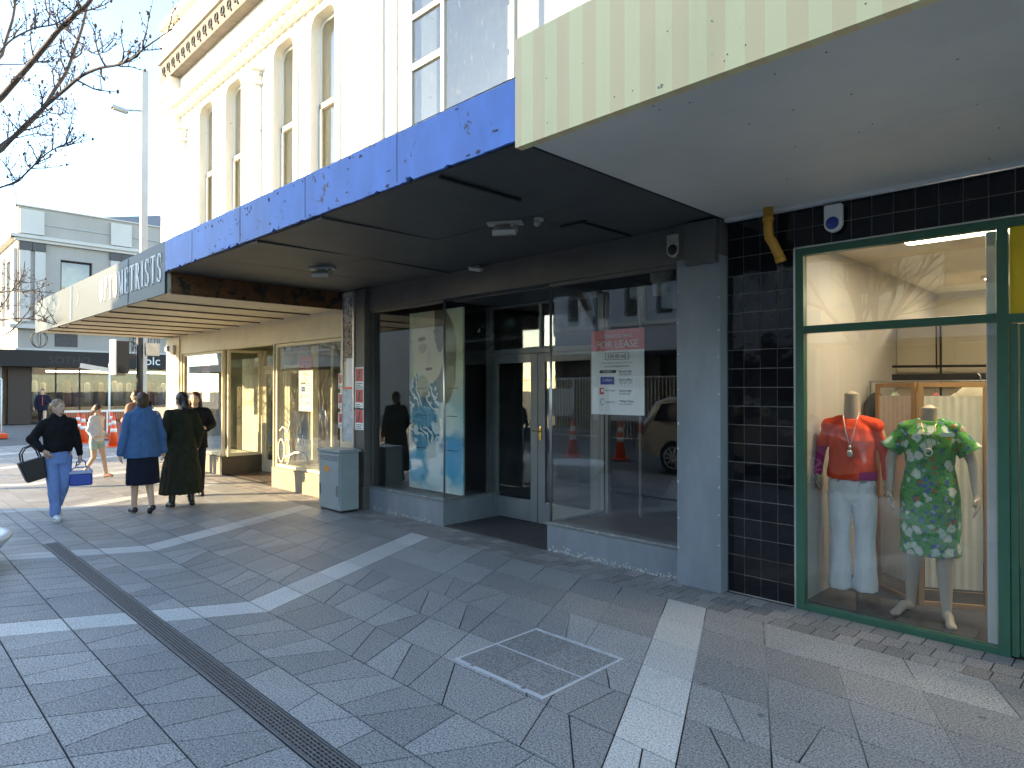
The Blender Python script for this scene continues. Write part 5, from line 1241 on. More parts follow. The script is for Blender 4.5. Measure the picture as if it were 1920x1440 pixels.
gcols = [((.01, .01, .012), 'black'), ((.30, .38, .28), 'sage'), ((.62, .60, .55), 'ivory'), ((.45, .12, .16), 'dusty red'), ((.55, .50, .44), 'oatmeal'), ((.60, .38, .40), 'pale pink'), ((.05, .06, .09), 'navy'), ((.40, .38, .34), 'stone'), ((.66, .66, .62), 'white')]
def garment(x, y, z, col, lab, L=.9, wd=.22, rz=0.0, grp='clothes on the racks of the dress shop'):
    g = thing('hanging_garment', lab, 'garment', (x, y, z - L), grp); g.rotation_euler = (0, 0, rz)
    mb = MB(); mb.loft([(0, 0, 0, .035, wd * 1.02), (0, 0, .02, .04, wd * 1.02), (0, 0, L * .55, .035, wd * .88), (0, 0, L * .88, .033, wd), (0, 0, L * .97, .022, wd * .55), (0, 0, L, .012, .05)], 28, lambda a, t: 1 + .10 * math.sin(a * 7 + x * 9) * (1 - t))
    o = mb.build('cloth', paint('cloth_' + lab.split()[0], col, .85, .15), None); o.parent = g
    mb = MB(); mb.tube([(0, 0, L), (0, 0, L + .05), (0, .02, L + .08)], .004, 5); o = mb.build('hanger_hook', 'steel', None); o.parent = g
rr = random.Random(8)
for i, x in enumerate([-1.90 + .155 * k for k in range(9)]):
    c, nmc = gcols[i]; garment(x, 6.6, 1.62, c, f'{nmc} garment on the rack behind the folding screen', L=rr.uniform(.75, 1.1), wd=rr.uniform(.2, .26), rz=rr.uniform(-.1, .1))
garment(-1.02, 6.05, 1.70, (.55, .52, .42), 'cream long coat hung at the right of the folding screen', L=.95, wd=.20, rz=R(80))
garment(-1.62, 6.20, 1.55, (.62, .56, .56), 'pale pink blouse hung just above the left screen panel', L=.5, wd=.14, rz=R(70))

# ================================================================ STREET OBJECTS
# utility cabinet
uc = thing('utility_cabinet', 'pale grey-green street utility cabinet with orange label beside the pier', 'cabinet', (-8.1, 4.72, 0)); uc.rotation_euler = (0, 0, R(0))
X0, X1, Y0, Y1 = -8.36, -7.80, 4.56, 4.86
mb = MB(); mb.box(X0, X1, Y0 + .02, Y1, .03, .80); mb.build('body', 'cab', uc, bevel=.006)
mb = MB(); mb.box(X0 - .02, X1 + .02, Y0 - .005, Y1 + .02, .801, .84); mb.build('lid', 'cab', uc, bevel=.006)
mb = MB(); mb.box(X0 + .02, X1 - .02, Y0 + .005, Y0 + .019, .10, .78); d_ = mb.build('door', 'cab', uc, bevel=.003)
mb = MB(); mb.box(X0 + .01, X1 - .01, Y0 + .04, Y1 - .01, 0, .03); mb.build('plinth', 'dark', uc)
for x in (X0 + .045, X1 - .075):
    mb = MB(); mb.box(x, x + .025, Y0 - .010, Y0 + .004, .22, .36); mb.build('latch', 'steel', d_)
mb = MB(); mb.box(-8.18, -8.08, Y0 + .001, Y0 + .0045, .53, .61); mb.build('warning_label', 'orange', d_)
mb = MB()
for k in range(4): mb.box(X0 + .04, X1 - .04, Y0 + .002, Y0 + .0045, .69 + .018 * k, .694 + .018 * k)
mb.build('vent_slot', 'ink', d_)
# corner pier notices
def notice(lab, x0, x1, z0, z1, hdr):
    s = thing('notice', lab, 'notice', (x0, W - .03, z0)); mb = MB(); mb.box(x0, x1, W - .036, W - .0315, z0, z1 - hdr); mb.build('sheet', 'paper', s)
    mb = MB(); mb.box(x0, x1, W - .036, W - .0315, z1 - hdr + .001, z1); mb.build('header', 'ink_grey', s)
    text_mesh('lettering', '1573', .13, 'ink_grey', s, on_wall((x0+x1)/2, W - .038, z0 + (z1-z0)*.38), 'CENTER', .0006, .9)
notice('white notice with grey header on the cream corner pier', -16.0, -15.5, 1.25, 2.25, .22)
js = thing('junction_box', 'small grey electrical boxes high on the cream corner pier', 'box', (-15.8, W - .05, 2.5)); mb = MB(); mb.box(-16.0, -15.86, W - .1, W - .031, 2.5, 2.62); mb.build('box', 'steel', js); mb = MB(); mb.box(-15.72, -15.5, W - .09, W - .031, 2.42, 2.62); mb.build('box', 'dirty_white', js)

# kerbside pale bench end at the left edge
be = thing('planter', 'pale smooth rounded planter cut by the left edge of the picture', 'planter', (-7.97, .52, 0))
mb = MB(); prof = [(.34, 0), (.36, .02), (.50, .20), (.565, .30), (.58, .34), (.56, .37), (.50, .375), (.47, .34), (.02, .30)]
n = 48; rings = []
for r_, z in prof: rings.append([mb.V((-7.97 + r_ * 1.0 * math.cos(2*math.pi*j/n), .52 + r_ * math.sin(2*math.pi*j/n), z * .78)) for j in range(n)])
for k in range(len(rings) - 1):
    for j in range(n): mb.F((rings[k][j], rings[k][(j+1) % n], rings[k+1][(j+1) % n], rings[k+1][j]), True)
mb.F(rings[-1], False); mb.build('shell', 'planter', be)

# cones
def make_cone(label):
    c = thing('traffic_cone', label, 'traffic cone', (0, 0, 0), 'orange traffic cones')
    mb = MB(); mb.box(-.18, .18, -.18, .18, 0, .035); mb.build('base', 'cone', c, bevel=.01)
    def seg(z0, z1, mat, nm, e=0.0):
        r = lambda z: .135 - (.135 - .028) * (z - .035) / (.90 - .035) + e
        mb = MB(); mb.tube([(0, 0, z0), (0, 0, z1)], [r(z0), r(z1)], 20); mb.build(nm, mat, c)
    seg(.035, .90, 'cone', 'body'); seg(.42, .53, 'refl_tape', 'reflective_band', .003); seg(.64, .75, 'refl_tape', 'reflective_band', .003)
    return c
cones = [((-21.5, 5.30), 'traffic cone just right of the child, nearest of the far cones'), ((-25.2, 6.15), 'traffic cone tucked behind the cone nearest the child'), ((-23.6, 5.0), 'traffic cone directly right of the walking woman in black'), ((-25.0, 5.15), 'farther traffic cone between the woman in black and the child'),
         ((-22.5, 6.25), 'traffic cone at the edge of the blue jacket'), ((-9.16, -2.62), 'traffic cone on the carriageway mirrored beside the grey column'), ((-10.4, -2.36), 'traffic cone mirrored through the middle of the lease window'), ((-14.2, -3.4), 'traffic cone mirrored in the door glass'), ((-13.2, -2.5), 'second traffic cone mirrored in the door glass')]
c0 = make_cone(cones[0][1])
for i, ((x, y), lab) in enumerate(cones):
    c = c0 if i == 0 else copy_tree(c0); c.location = (x, y, 0); c['label'] = lab
# safety barrier
ba = thing('safety_barrier', 'low red and white safety barrier behind the cones', 'barrier', (-26.5, 6.0, 0))
mb = MB(); mb.box(-26.52, -26.46, 4.8, 7.9, .86, .93)
for y in (4.85, 6.3, 7.8): mb.box(-26.52, -26.46, y, y + .05, 0, .86)
mb.build('rail', 'refl_tape', ba)
mb = MB()
y = 4.92
while y < 7.78: mb.box(-26.50, -26.48, y, y + .035, .10, .85); y += .075
mb.build('mesh_panel', paint('red_mesh', (.45, .06, .03), .6), ba)
# site fence panel at left edge
sf = thing('site_fence', 'white mesh site fence panel on a red foot at the left edge', 'fence', (-28, 3.0, 0))
mb = MB()
for y in (2.2, 3.55): mb.tube([(-28, y, 0), (-28, y, 2.0)], .022, 8)
mb.tube([(-28, 2.2, 2.0), (-28, 3.55, 2.0)], .022, 8); mb.tube([(-28, 2.2, .15), (-28, 3.55, .15)], .022, 8); mb.build('frame', 'refl_tape', sf)
mb = MB(); y = 2.28
while y < 3.5: mb.box(-28.004, -27.996, y, y + .012, .16, 2.0); y += .07
z = .3
while z < 2: mb.box(-28.004, -27.996, 2.2, 3.55, z, z + .008); z += .2
mb.build('wire_mesh', 'refl_tape', sf)
mb = MB(); mb.box(-28.35, -27.65, 3.42, 3.70, 0, .16); mb.build('foot', 'cone', sf, bevel=.03)

# light pole
x, y, _ = at_u(268, -24.0)
lp = thing('street_lamp', 'tall square pale lamp post with a small head on its left side', 'street lamp', (x, y, 0))
mb = MB(); mb.box(x - .10, x + .10, y - .10, y + .10, 0, 12.2); mb.build('pole', 'pole', lp, bevel=.01)
mb = MB(); mb.tube([(x, y - .1, 10.85), (x, y - .5, 10.75)], .03, 8); mb.build('arm', 'steel', lp)
mb = MB(); mb.rbox((x, y - .72, 10.72), (.22, .5, .09), (R(-6), 0, 0)); lh = mb.build('lamp_head', 'steel', lp, bevel=.02)
mb = MB(); mb.rbox((x, y - .72, 10.665), (.16, .38, .02), (R(-6), 0, 0)); mb.build('lens', 'offwhite', lh)
# traffic signal
x, y, _ = at_u(262, -20.5)
ts = thing('traffic_signal', 'black traffic signal post with pale-edged lamp box under the canopy', 'traffic signal', (x, y, 0))
mb = MB(); mb.tube([(x, y, 0), (x, y, 4.2)], .085, 14); mb.build('post', 'dark', ts)
mb = MB(); mb.box(x - .28, x + .12, y - .62, y - .30, 2.10, 2.98); mb.box(x - .05, x + .05, y - .30, y - .08, 2.5, 2.56); bx_ = mb.build('lamp_box', 'dark', ts)
mb = MB(); mb.box(x - .30, x + .14, y - .68, y - .621, 2.05, 3.02); mb.build('backboard', 'refl_tape', bx_)
mb = MB(); mb.ell((x + .14, y - .46, 2.2), (.03, .10, .10)); mb.build('signal_lens', 'rubber', bx_)
mb = MB(); mb.box(x + .05, x + .20, y + .10, y + .45, 2.6, 2.95); mb.build('camera_box', 'steel', ts)
# festoon cable with wire baubles
fc = thing('festoon_cable', 'thin dark overhead cable crossing in front of the far grey building', 'cable', (-30, 5, 5.6))
mb = MB(); mb.tube([(-30, -6 + k, 5.9 - .6 * math.sin(math.pi * k / 26)) for k in range(27)], .012, 5); mb.build('cable', 'dark', fc)
def bauble(u, v, x, lab, r):
    px, py, _ = at_u(u, x); w_ = (-px * math.sqrt(.5) + py * math.sqrt(.5)); z = 1.65 + (730 - v) / 1235.0 * w_
    b = thing('wire_bauble', lab, 'ornament', (px, py, z), 'wire baubles hung over the crossing'); mb = MB()
    for rz in (0, 60, 120):
        q = Euler((0, 0, R(rz))).to_matrix(); mb.tube([Vector((px, py, z)) + q @ Vector((r * math.cos(t), 0, r * 1.1 * math.sin(t))) for t in [2*math.pi*k/18 for k in range(19)]], .014, 5)
    mb.build('wire_ring', 'dark', b); mb = MB(); mb.tube([(px, py, z + r * 1.1), (px, py, 5.45)], .008, 4); mb.build('cord', 'dark', b)
bauble(73, 636, -29.9, 'wire bauble below the left tip of the cream canopy', .28); bauble(243, 655, -29.9, 'wire bauble in front of the traffic signal', .30); bauble(286, 640, -29.9, 'wire bauble beside the cream corner pier', .25)
# finger-post sign
x, y, _ = at_u(205, -27.5)
fp = thing('street_sign', 'thin white pole with a slanting pale name blade behind the cones', 'street sign', (x, y, 0))
mb = MB(); mb.tube([(x, y, 0), (x, y, 2.6)], .035, 8); mb.build('pole', 'refl_tape', fp)
mb = MB(); mb.rbox((x + .0, y - .45, 2.42), (.03, .95, .17), (R(-10), 0, 0)); mb.build('name_blade', 'offwhite', fp)
# A-board
x, y, _ = at_u(304, -17.5)
ab = thing('sandwich_board', 'plain white sandwich board standing past the cream corner pier', 'sign board', (x, y, 0)); T = Matrix.Translation((x, y, 0))
mb = MB(); mb.T = T; mb.rbox((.14, 0, .62), (.03, .34, 1.2), (0, R(-12), 0)); mb.build('front_panel', 'white', ab); mb = MB(); mb.T = T; mb.rbox((-.14, 0, .62), (.03, .34, 1.2), (0, R(12), 0)); mb.build('rear_panel', 'white', ab)

# ================================================================ FAR CORNER BUILDING
B4 = thing('corner_building', 'large pale grey two-storey corner building with slate roof and black-fronted shop across the crossing', 'building', (-38.7, 5.5, 0))
FX = -38.7
def wall_x(mb, y0, y1, z0, z1, x0, x1, ops):   # wall in the YZ plane
    T0 = mb.T; mb.T = Matrix(((0, 1, 0, 0), (1, 0, 0, 0), (0, 0, 1, 0), (0, 0, 0, 1))); wall(mb, y0, y1, z0, z1, x0, x1, ops); mb.T = T0
ops = [(7.20, 8.55, 5.75, 8.05), (11.0, 12.3, 5.75, 8.05), (14.8, 16.1, 5.75, 8.05), (18.6, 19.9, 5.75, 8.05)]
mb = MB(); wall_x(mb, 5.5, 30, 3.5, 10.4, FX - .4, FX, ops); mb.build('wall', 'farwall', B4)
mb = MB(); wops = [(FX - 3.4 - 3.6 * k, FX - 2.2 - 3.6 * k, 5.6, 8.1) for k in range(6)]
wall(mb, FX - 24, FX - .4, 3.5, 10.4, 5.5, 5.9, wops); mb.build('wall', 'cream', B4)
mb = MB()
for a in (5.55, 9.35, 13.15, 16.95, 20.8):
    mb.box(FX, FX + .10, a, a + .42, 4.9, 8.30); mb.box(FX, FX + .10, a + .60, a + 1.02, 4.9, 8.30); mb.box(FX - .05, FX + .16, a - .0, a + .95, 9.1, 10.25)
mb.box(FX, FX + .32, 5.2, 30, 8.86, 9.02); mb.box(FX, FX + .20, 5.35, 30, 8.72, 8.86); mb.box(FX, FX + .35, 5.15, 30, 4.55, 4.75); mb.box(FX, FX + .12, 5.4, 30, 3.5, 3.62); mb.box(FX - .45, FX + .1, 5.4, 30, 10.4, 10.46)
for k in range(7): mb.box(FX - .7 - 3.6 * k, FX - .2 - 3.6 * k, 5.36, 5.5, 4.9, 8.4)
mb.box(FX - 24, FX + .3, 5.2, 5.5, 8.86, 9.02)
mb.build('pilaster_and_cornice', 'farwall2', B4)
for a in (5.52, 9.32, 13.12, 16.92, 20.7):
    for q in (0, .54): mb = MB(); mb.box(FX, FX + .14, a + q, a + q + .52, 8.31, 8.70); mb.build('capital', 'far_dark', B4)
mb = MB(); mb.box(FX + .0, FX + .05, 6.5, 9.3, 9.62, 9.66); mb.box(FX + .0, FX + .06, 10.4, 13.1, 9.62, 9.66); mb.build('string_line', 'ink_grey', B4)
for i, (a, b, z0, z1) in enumerate(ops):
    mb = MB(); mb.box(FX - .25, FX - .18, a, a + .07, z0, z1); mb.box(FX - .25, FX - .18, b - .07, b, z0, z1); mb.box(FX - .25, FX - .18, a + .07, b - .07, z0, z0 + .08); mb.box(FX - .25, FX - .18, a + .07, b - .07, z1 - .08, z1); mb.box(FX - .25, FX - .18, a + .07, b - .07, 6.35, 6.40)
    wn = mb.build('window', 'dark', B4); mb = MB(); mb.box(FX - .23, FX - .22, a + .07, b - .07, z0 + .08, z1 - .08); mb.build('pane', 'glass', wn)
    mb = MB(); mb.box(FX - .9, FX - .85, a - .2, b + .2, z0 - .2, z1 + .2); mb.build('blind', paint('tan_blind', (.50, .42, .30), .7), wn)
for k, (a, b, z0, z1) in enumerate(wops):
    mb = MB(); mb.box(a, b, 5.66, 5.70, z0, z1); mb.build('window', 'glass_up', B4)
mb = MB(); 
i_ = [mb.V(p) for p in ((FX - .3, 8.5, 10.42), (FX - .3, 30, 10.42), (FX - 8, 30, 13.0), (FX - 8, 14, 13.0), (FX - 14, 8.5, 10.42))]
mb.F((i_[0], i_[1], i_[2], i_[3])); mb.F((i_[0], i_[3], i_[4])); mb.box(FX - 23, FX - .4, 5.9, 30, 10.2, 10.38); mb.build('roof', 'rooftile', B4)
for (y, z) in ((7.0, 3.75), (12.2, 3.75)):
    mb = MB(); mb.box(FX, FX + .012, y - .03, y + .93, z, z + .70)
    for k in range(6): mb.box(FX, FX + .03, y, y + .9, z + .05 + .1 * k, z + .11 + .1 * k)
    mb.build('louvre_vent', 'far_dark', B4)
mb = MB(); mb.box(FX - .05, FX + 1.1, 4.6, 24, 2.72, 3.48); cf = mb.build('canopy', 'blackfascia', B4); M['rubber_grey'] = paint('dim_letter', (.022, .022, .022), .5)
def far_text(t, sz, y, z, mat): return text_mesh('lettering', t, sz, mat, cf, on_wall_x(FX + 1.105, y, z), 'CENTER', .004)
far_text('SOTHO', .50, 7.4, 2.88, 'rubber_grey'); far_text('olc', .62, 11.05, 2.92, 'white'); far_text('r.', .62, 12.1, 2.92, 'white')
mb = MB(); mb.box(FX - 10, FX, 4.9, 5.05, 0, 3.5); mb.box(FX - 10, FX - .05, 5.05, 24, 3.0, 3.5); mb.box(FX - 10, FX - 9.9, 5.05, 24, 0, 3); mb.build('shop_interior_wall', paint('far_interior', (.16, .13, .10), .7, .5, 1.2), B4)
mb = MB(); mb.box(FX - .1, FX + .25, 5.12, 5.98, 0, 2.72); mb.build('corner_cladding', 'brownclad', B4)
mb = MB(); mb.box(FX - .1, FX + .1, 4.5, 4.9, 0, 2.72); mb.build('grey_pier', 'farwall', B4)
mb = MB(); 
for y in (6.0, 7.0, 8.0, 10.6, 13.2, 15.8): mb.box(FX - .06, FX, y, y + .06, 0, 2.72)
mb.box(FX - .06, FX, 6.06, 20, 0, .12)
sfw = mb.build('shopfront_frame', 'dark', B4)
mb = MB(); mb.box(FX - .04, FX - .03, 6.06, 20, .12, 2.72); mb.build('pane', 'glass_far', sfw)
mb = MB(); mb.box(FX - 10, FX - .06, 5.05, 24, 0, .02); mb.build('shop_floor', 'int_floor', B4)
for i, (dx, y) in enumerate(((-.9, 6.6), (-1.5, 8.7), (-1.3, 10.1), (-2.5, 7.6), (-1.2, 12.0), (-3.5, 9.4), (-4.0, 11.2), (-2.2, 13.4))):
    o = MB(); o.ell((FX + dx, y, 2.92), (.10, .10, .07), n=10, m=6); tag(o.build('downlight', 'lamp_warm'), 'glowing ceiling spot in the far clothes shop, number ' + ['one','two','three','four','five','six','seven','eight'][i] + ' counted from the brown corner cladding', 'downlight', 'lit ceiling spots in the far shop')
o = MB(); o.box(FX - 2.2, FX - 2.1, 7.0, 13.5, 2.55, 2.62); tag(o.build('strip_lamp', 'lamp_tube'), 'long glowing strip lamp in the far clothes shop', 'strip lamp')
rr = random.Random(21)
fcols = [(.45, .45, .45), (.5, .48, .4), (.03, .04, .04), (.02, .02, .025), (.30, .12, .07), (.10, .02, .04), (.16, .16, .2), (.6, .6, .58), (.02, .02, .02), (.4, .3, .2), (.05, .08, .05), (.5, .45, .4)]
for k in range(22):
    y = 6.5 + .32 * k + rr.uniform(-.05, .05); c = tuple(v * .6 for v in fcols[k % len(fcols)])
    g = MB(); L = rr.uniform(.7, 1.6); xx = FX - 1.4 - rr.uniform(0, .8)
    z_ = 2.0 + rr.choice([0, 0, -.18, .1]); k_ = rr.uniform(.8, 1.3); g.loft([(xx, y, z_ - L, .10, .16 * k_), (xx, y, z_ - L * .4, .09, .11 * k_), (xx, y, z_ - .14, .08, .13), (xx, y, z_ - .05, .07, .12), (xx, y, z_ + .02, .02, .03)], 16, lambda a, t: 1 + .12 * math.sin(a * 6 + k))
    tag(g.build('hanging_garment', paint('far_cloth', c, .85, .2)), ['pale grey', 'cream', 'black', 'near-black', 'rust', 'burgundy', 'slate', 'white', 'jet black', 'tan', 'dark green', 'beige'][k % 12] + ' garment ' + ('in the left half' if k < 7 else 'in the middle' if k < 12 else 'towards the right') + ' of the row in the far clothes shop', 'garment', 'garments in the far clothes shop')
o = MB(); o.box(FX - 1.0, FX - .7, 7.2, 13.0, .02, .75); tag(o.build('display_table', 'wood', bevel=.02), 'long timber display table in the far shop window', 'table')
ld = thing('ladder', 'short dark steel ladder fixed above the far black fascia', 'ladder', (FX + .1, 10.6, 3.5))
mb = MB()
for y in (10.4, 10.95): mb.tube([(FX + .1, y, 3.45), (FX + .1, y, 4.5)], .02, 6)
for z in (3.6, 3.85, 4.1, 4.35): mb.tube([(FX + .1, 10.4, z), (FX + .1, 10.95, z)], .015, 6)
mb.build('frame', 'dark', ld)

# ================================================================ OPPOSITE SIDE OF THE STREET (seen in the glass)
def opp(label, x0, x1, y, h, mat, seed, pitch=2.2, winw=.9, canopy=True):
    b = thing('shop_building', label, 'building', ((x0 + x1) / 2, y, 0)); rr = random.Random(seed)
    ops = []; x = x0 + .8
    while x + winw < x1 - .4: ops.append((x, x + winw, 4.6, 6.9)); x += pitch
    mb = MB(); wall(mb, x0, x1, 3.0, h, y - .35, y, ops); mb.box(x0, x1, y - 9, y - .36, h - .5, h - .2); mb.box(x0, x0 + .3, y - 9, y - .36, 0, h); mb.box(x1 - .3, x1, y - 9, y - .36, 0, h); mb.box(x0 + .3, x1 - .3, y - 9, y - 8.7, 0, h - .5)
    mb.build('wall', mat, b)
    mb = MB(); mb.box(x0 - .1, x1 + .1, y, y + .25, 7.6, 7.85); mb.box(x0, x1, y, y + .10, 4.2, 4.35); mb.box(x0 - .1, x1 + .1, y - .1, y + .12, h, h + .12)
    x = x0
    while x < x1: mb.box(x, x + .35, y, y + .12, 4.36, 7.6); x += pitch * 2
    mb.build('cornice', 'farwall2', b)
    for a, c, z0, z1 in ops:
        m_ = MB(); m_.box(a, c, y - .2, y - .17, z0, z1); m_.build('window', 'glass_up', b)
    m_ = MB(); m_.box(x0 + .3, x1 - .3, y - 1.3, y - 1.2, 4.0, 7.4); m_.build('room_lining', 'int_grey', b)
    if canopy:
        m_ = MB(); m_.box(x0, x1, y + .0, y + 2.4, 3.0, 3.55); m_.build('canopy', 'op_grey', b)
    m_ = MB(); m_.box(x0 + .3, x1 - .3, y - .6, y - .5, 0, 3.0); m_.build('shopfront', 'int_grey', b)
    m_ = MB(); x = x0
    while x < x1: m_.box(x, x + .4, y - .5, y, 0, 3.0); x += 3.3
    m_.build('pier', 'brownclad', b)
opp('grey-blue shop building opposite with a row of narrow windows, seen mirrored in the vacant shop', -21.0, -8.0, -12, 8.75, 'op_grey', 1, 1.5, .75)
opp('warm cream shop building opposite with wide windows, mirrored in the dress shop glass', -8.0, 4.0, -12, 8.8, 'op_cream', 2, 2.6, 1.3)
opp('brown shop building opposite at the right end of the street', 4.0, 16.0, -12, 8.6, 'brownclad', 3)
opp('pale building on the far side of the crossing opposite', -58.0, -35.0, -12, 8.8, 'farwall', 4)
for i, (x, y) in enumerate(((-15.5, -3.0), (-17.2, -3.0), (-18.9, -3.0), (-20.6, -3.0), (-22.3, -3.0), (-24.0, -3.0), (-19.5, -.6), (-17.6, -.4))):  # posts added out of view to streak the sunlit paving with shadow
    o = thing('shadow_bollard', 'unseen waist-high post added for shadow streaks, ' + ['first','second','third','fourth','fifth','last'][i] + ' of the outer row along the crossing' if i < 6 else 'unseen waist-high post added for shadow streaks, nearer the shops, ' + ['left', 'right'][i - 6] + ' of the inner pair', 'shadow_bollard', (x, y, 0), 'added shadow posts along the crossing')
    mb = MB(); mb.tube([(x, y, -.02), (x, y, .95)], .07, 12); mb.build('post', 'steel', o); mb = MB(); mb.ell((x, y, .95), (.07, .07, .03), n=12, m=6); mb.build('cap', 'steel', o)
# hoarding mirrored behind the lease sign
ho = thing('site_fence', 'mesh construction fence with banners on the far kerb, mirrored in the display glass', 'fence', (-13, -6, 0)); mb = MB()
for k in range(5): mb.tube([(-18 + 2.3 * k, -6, 0), (-18 + 2.3 * k, -6, 2.0)], .025, 6)
mb.tube([(-18, -6, 2.0), (-8.8, -6, 2.0)], .02, 6); mb.tube([(-18, -6, .2), (-8.8, -6, .2)], .02, 6); mb.build('frame', 'alu', ho)
mb = MB(); x = -17.95
while x < -8.8: mb.box(x, x + .015, -6.003, -5.997, .2, 2.0); x += .12
mb.build('wire_mesh', 'alu', ho)
for a in (-16.8, -12.6): mb = MB(); mb.box(a, a + 1.9, -5.985, -5.98, .7, 1.7); mb.build('banner', 'poster_pale', ho)

# ---------------- parked estate car
def car():
    c = thing('parked_car', 'silver-beige estate car parked at the kerb, mirrored in the shop glass', 'car', (-5.5, -2.0, 0))
    x0, yc = -7.72, -2.0; wd = .86
    side = [(0.02, .42), (.0, .62), (.05, .90), (.16, 1.00), (.34, 1.40), (.62, 1.50), (1.6, 1.53), (2.35, 1.47), (3.10, 1.05), (3.3, 1.0), (4.0, .90), (4.28, .74), (4.33, .5), (4.30, .32), (3.95, .26)]
    arch = lambda cx, r=.36: [(cx + r * math.cos(t), .30 + r * math.sin(t)) for t in [math.pi * k / 10 for k in range(11)]]
    poly = side + arch(3.48) + [(3.0, .24), (1.3, .24)] + arch(.86) + [(.45, .30)]
    prof = [(x0 + a, z) for a, z in poly]
    # tumblehome: build sections across Y
    mb = MB(); secs = [(-wd, .0), (-wd + .02, .5), (-wd + .10, 1.0), (wd - .10, 1.0), (wd - .02, .5), (wd, .0)]
    rows = []
    for yy, t in secs:
        row = []
        for (x, z) in prof:
            zz = z; k = max(0, (z - .95)) / .58; y2 = yc + yy * (1 - .20 * k); cx = x0 + 2.1; xx = cx + (x - cx) * (1 if t == 1.0 else (.985 if t == .5 else .965)); zz = z if t == 1 else (z - .012 if t == .5 else z - .03) if z > .7 else z
            row.append(mb.V((xx, y2, zz)))
        rows.append(row)
    n = len(prof)
    for k in range(len(rows) - 1):
        for j in range(n): mb.F((rows[k][j], rows[k][(j+1) % n], rows[k+1][(j+1) % n], rows[k+1][j]), True)
    mb.F(rows[0][::-1]); mb.F(rows[-1]); mb.build('body', 'carsilver', c)
    for s in (-1, 1):
        def sp(x, z): k = (z - .95) / .58; return (x0 + x, yc + s * (wd + .006) * (1 - .20 * k) , z)
        mb = MB()
        for poly in ([(.42, 1.03), (.52, 1.36), (1.15, 1.44), (1.18, 1.02)], [(1.24, 1.02), (1.21, 1.44), (2.02, 1.43), (2.06, 1.02)], [(2.12, 1.02), (2.08, 1.43), (2.32, 1.40), (2.92, 1.04)]):
            a = [mb.V(sp(*q)) for q in poly]; b = [mb.V((sp(*q)[0], sp(*q)[1] - s * .03, q[1])) for q in poly]; mb.F(a); mb.F(b)
            for j in range(4): mb.F((a[j], a[(j+1) % 4], b[(j+1) % 4], b[j]))
        mb.build('side_window', paint('tinted_glass', (.01, .012, .014), .05), c)
        mb = MB()
        for hx in (1.05, 2.0): mb.rbox((x0 + hx, yc + s * (wd + .01), .93), (.18, .03, .035))
        mb.build('door_handle', 'carsilver', c)
        mb = MB()
        for lx in (1.21, 2.08, 2.95): mb.box(x0 + lx, x0 + lx + .008, yc + s * wd - .004, yc + s * (wd + .003), .38, .98)
        mb.build('door_gap', 'dark', c)
        mb = MB(); mb.rbox((x0 + .10, yc + s * (wd - .06), .86), (.14, .14, .22)); mb.build('tail_lamp', 'tailred', c, bevel=.03)
        mb = MB(); mb.rbox((x0 + 4.20, yc + s * (wd - .2), .72), (.12, .30, .14)); mb.build('headlight', 'offwhite', c, bevel=.03)
        mb = MB(); mb.ell((x0 + 2.72, yc + s * (wd + .12), 1.06), (.07, .10, .075)); mb.build('wing_mirror', 'carsilver', c)
        for wx in (.86, 3.48):
            mb = MB(); yo = yc + s * (wd - .01); mb.tube([(x0 + wx, yo - s * .20, .31), (x0 + wx, yo - s * .02, .31), (x0 + wx, yo, .31)], [.31, .31, .29], 28); wh = mb.build('wheel', 'rubber', c)
            mb = MB()
            for k in range(10):
                t = 2 * math.pi * k / 10 + .1; mb.tube([(x0 + wx, yo + s * .012, .31), (x0 + wx + .20 * math.cos(t), yo + s * .008, .31 + .20 * math.sin(t))], [.02, .014], 5)
            mb.tube([(x0 + wx + .205 * math.cos(t), yo + s * .006, .31 + .205 * math.sin(t)) for t in [2*math.pi*k/24 for k in range(25)]], .014, 6, cap=False); mb.ell((x0 + wx, yo + s * .01, .31), (.05, .015, .05)); mb.build('rim', 'alu', wh)
    mb = MB(); k = .0
    a = [mb.V((x0 + 2.40, yc - .60, 1.44)), mb.V((x0 + 2.40, yc + .60, 1.44)), mb.V((x0 + 3.07, yc + .72, 1.075)), mb.V((x0 + 3.07, yc - .72, 1.075))]; b = [mb.V(tuple(mb.v[i] + Vector((-.02, 0, -.03)))) for i in a]
    for q in a: mb.v[q] += Vector((.012, 0, .018))
    mb.F(a); mb.F(b[::-1])
    for j in range(4): mb.F((a[j], a[(j+1) % 4], b[(j+1) % 4], b[j]))
    mb.build('windscreen', 'leather', c)
    mb = MB(); mb.rbox((x0 + .235, yc, 1.19), (.02, 1.15, .32), (0, R(24), 0)); mb.build('rear_window', 'leather', c)
    mb = MB(); mb.box(x0 - .04, x0 + .1, yc - .8, yc + .8, .36, .55); mb.build('bumper', 'carsilver', c, bevel=.03)
    return c
car()

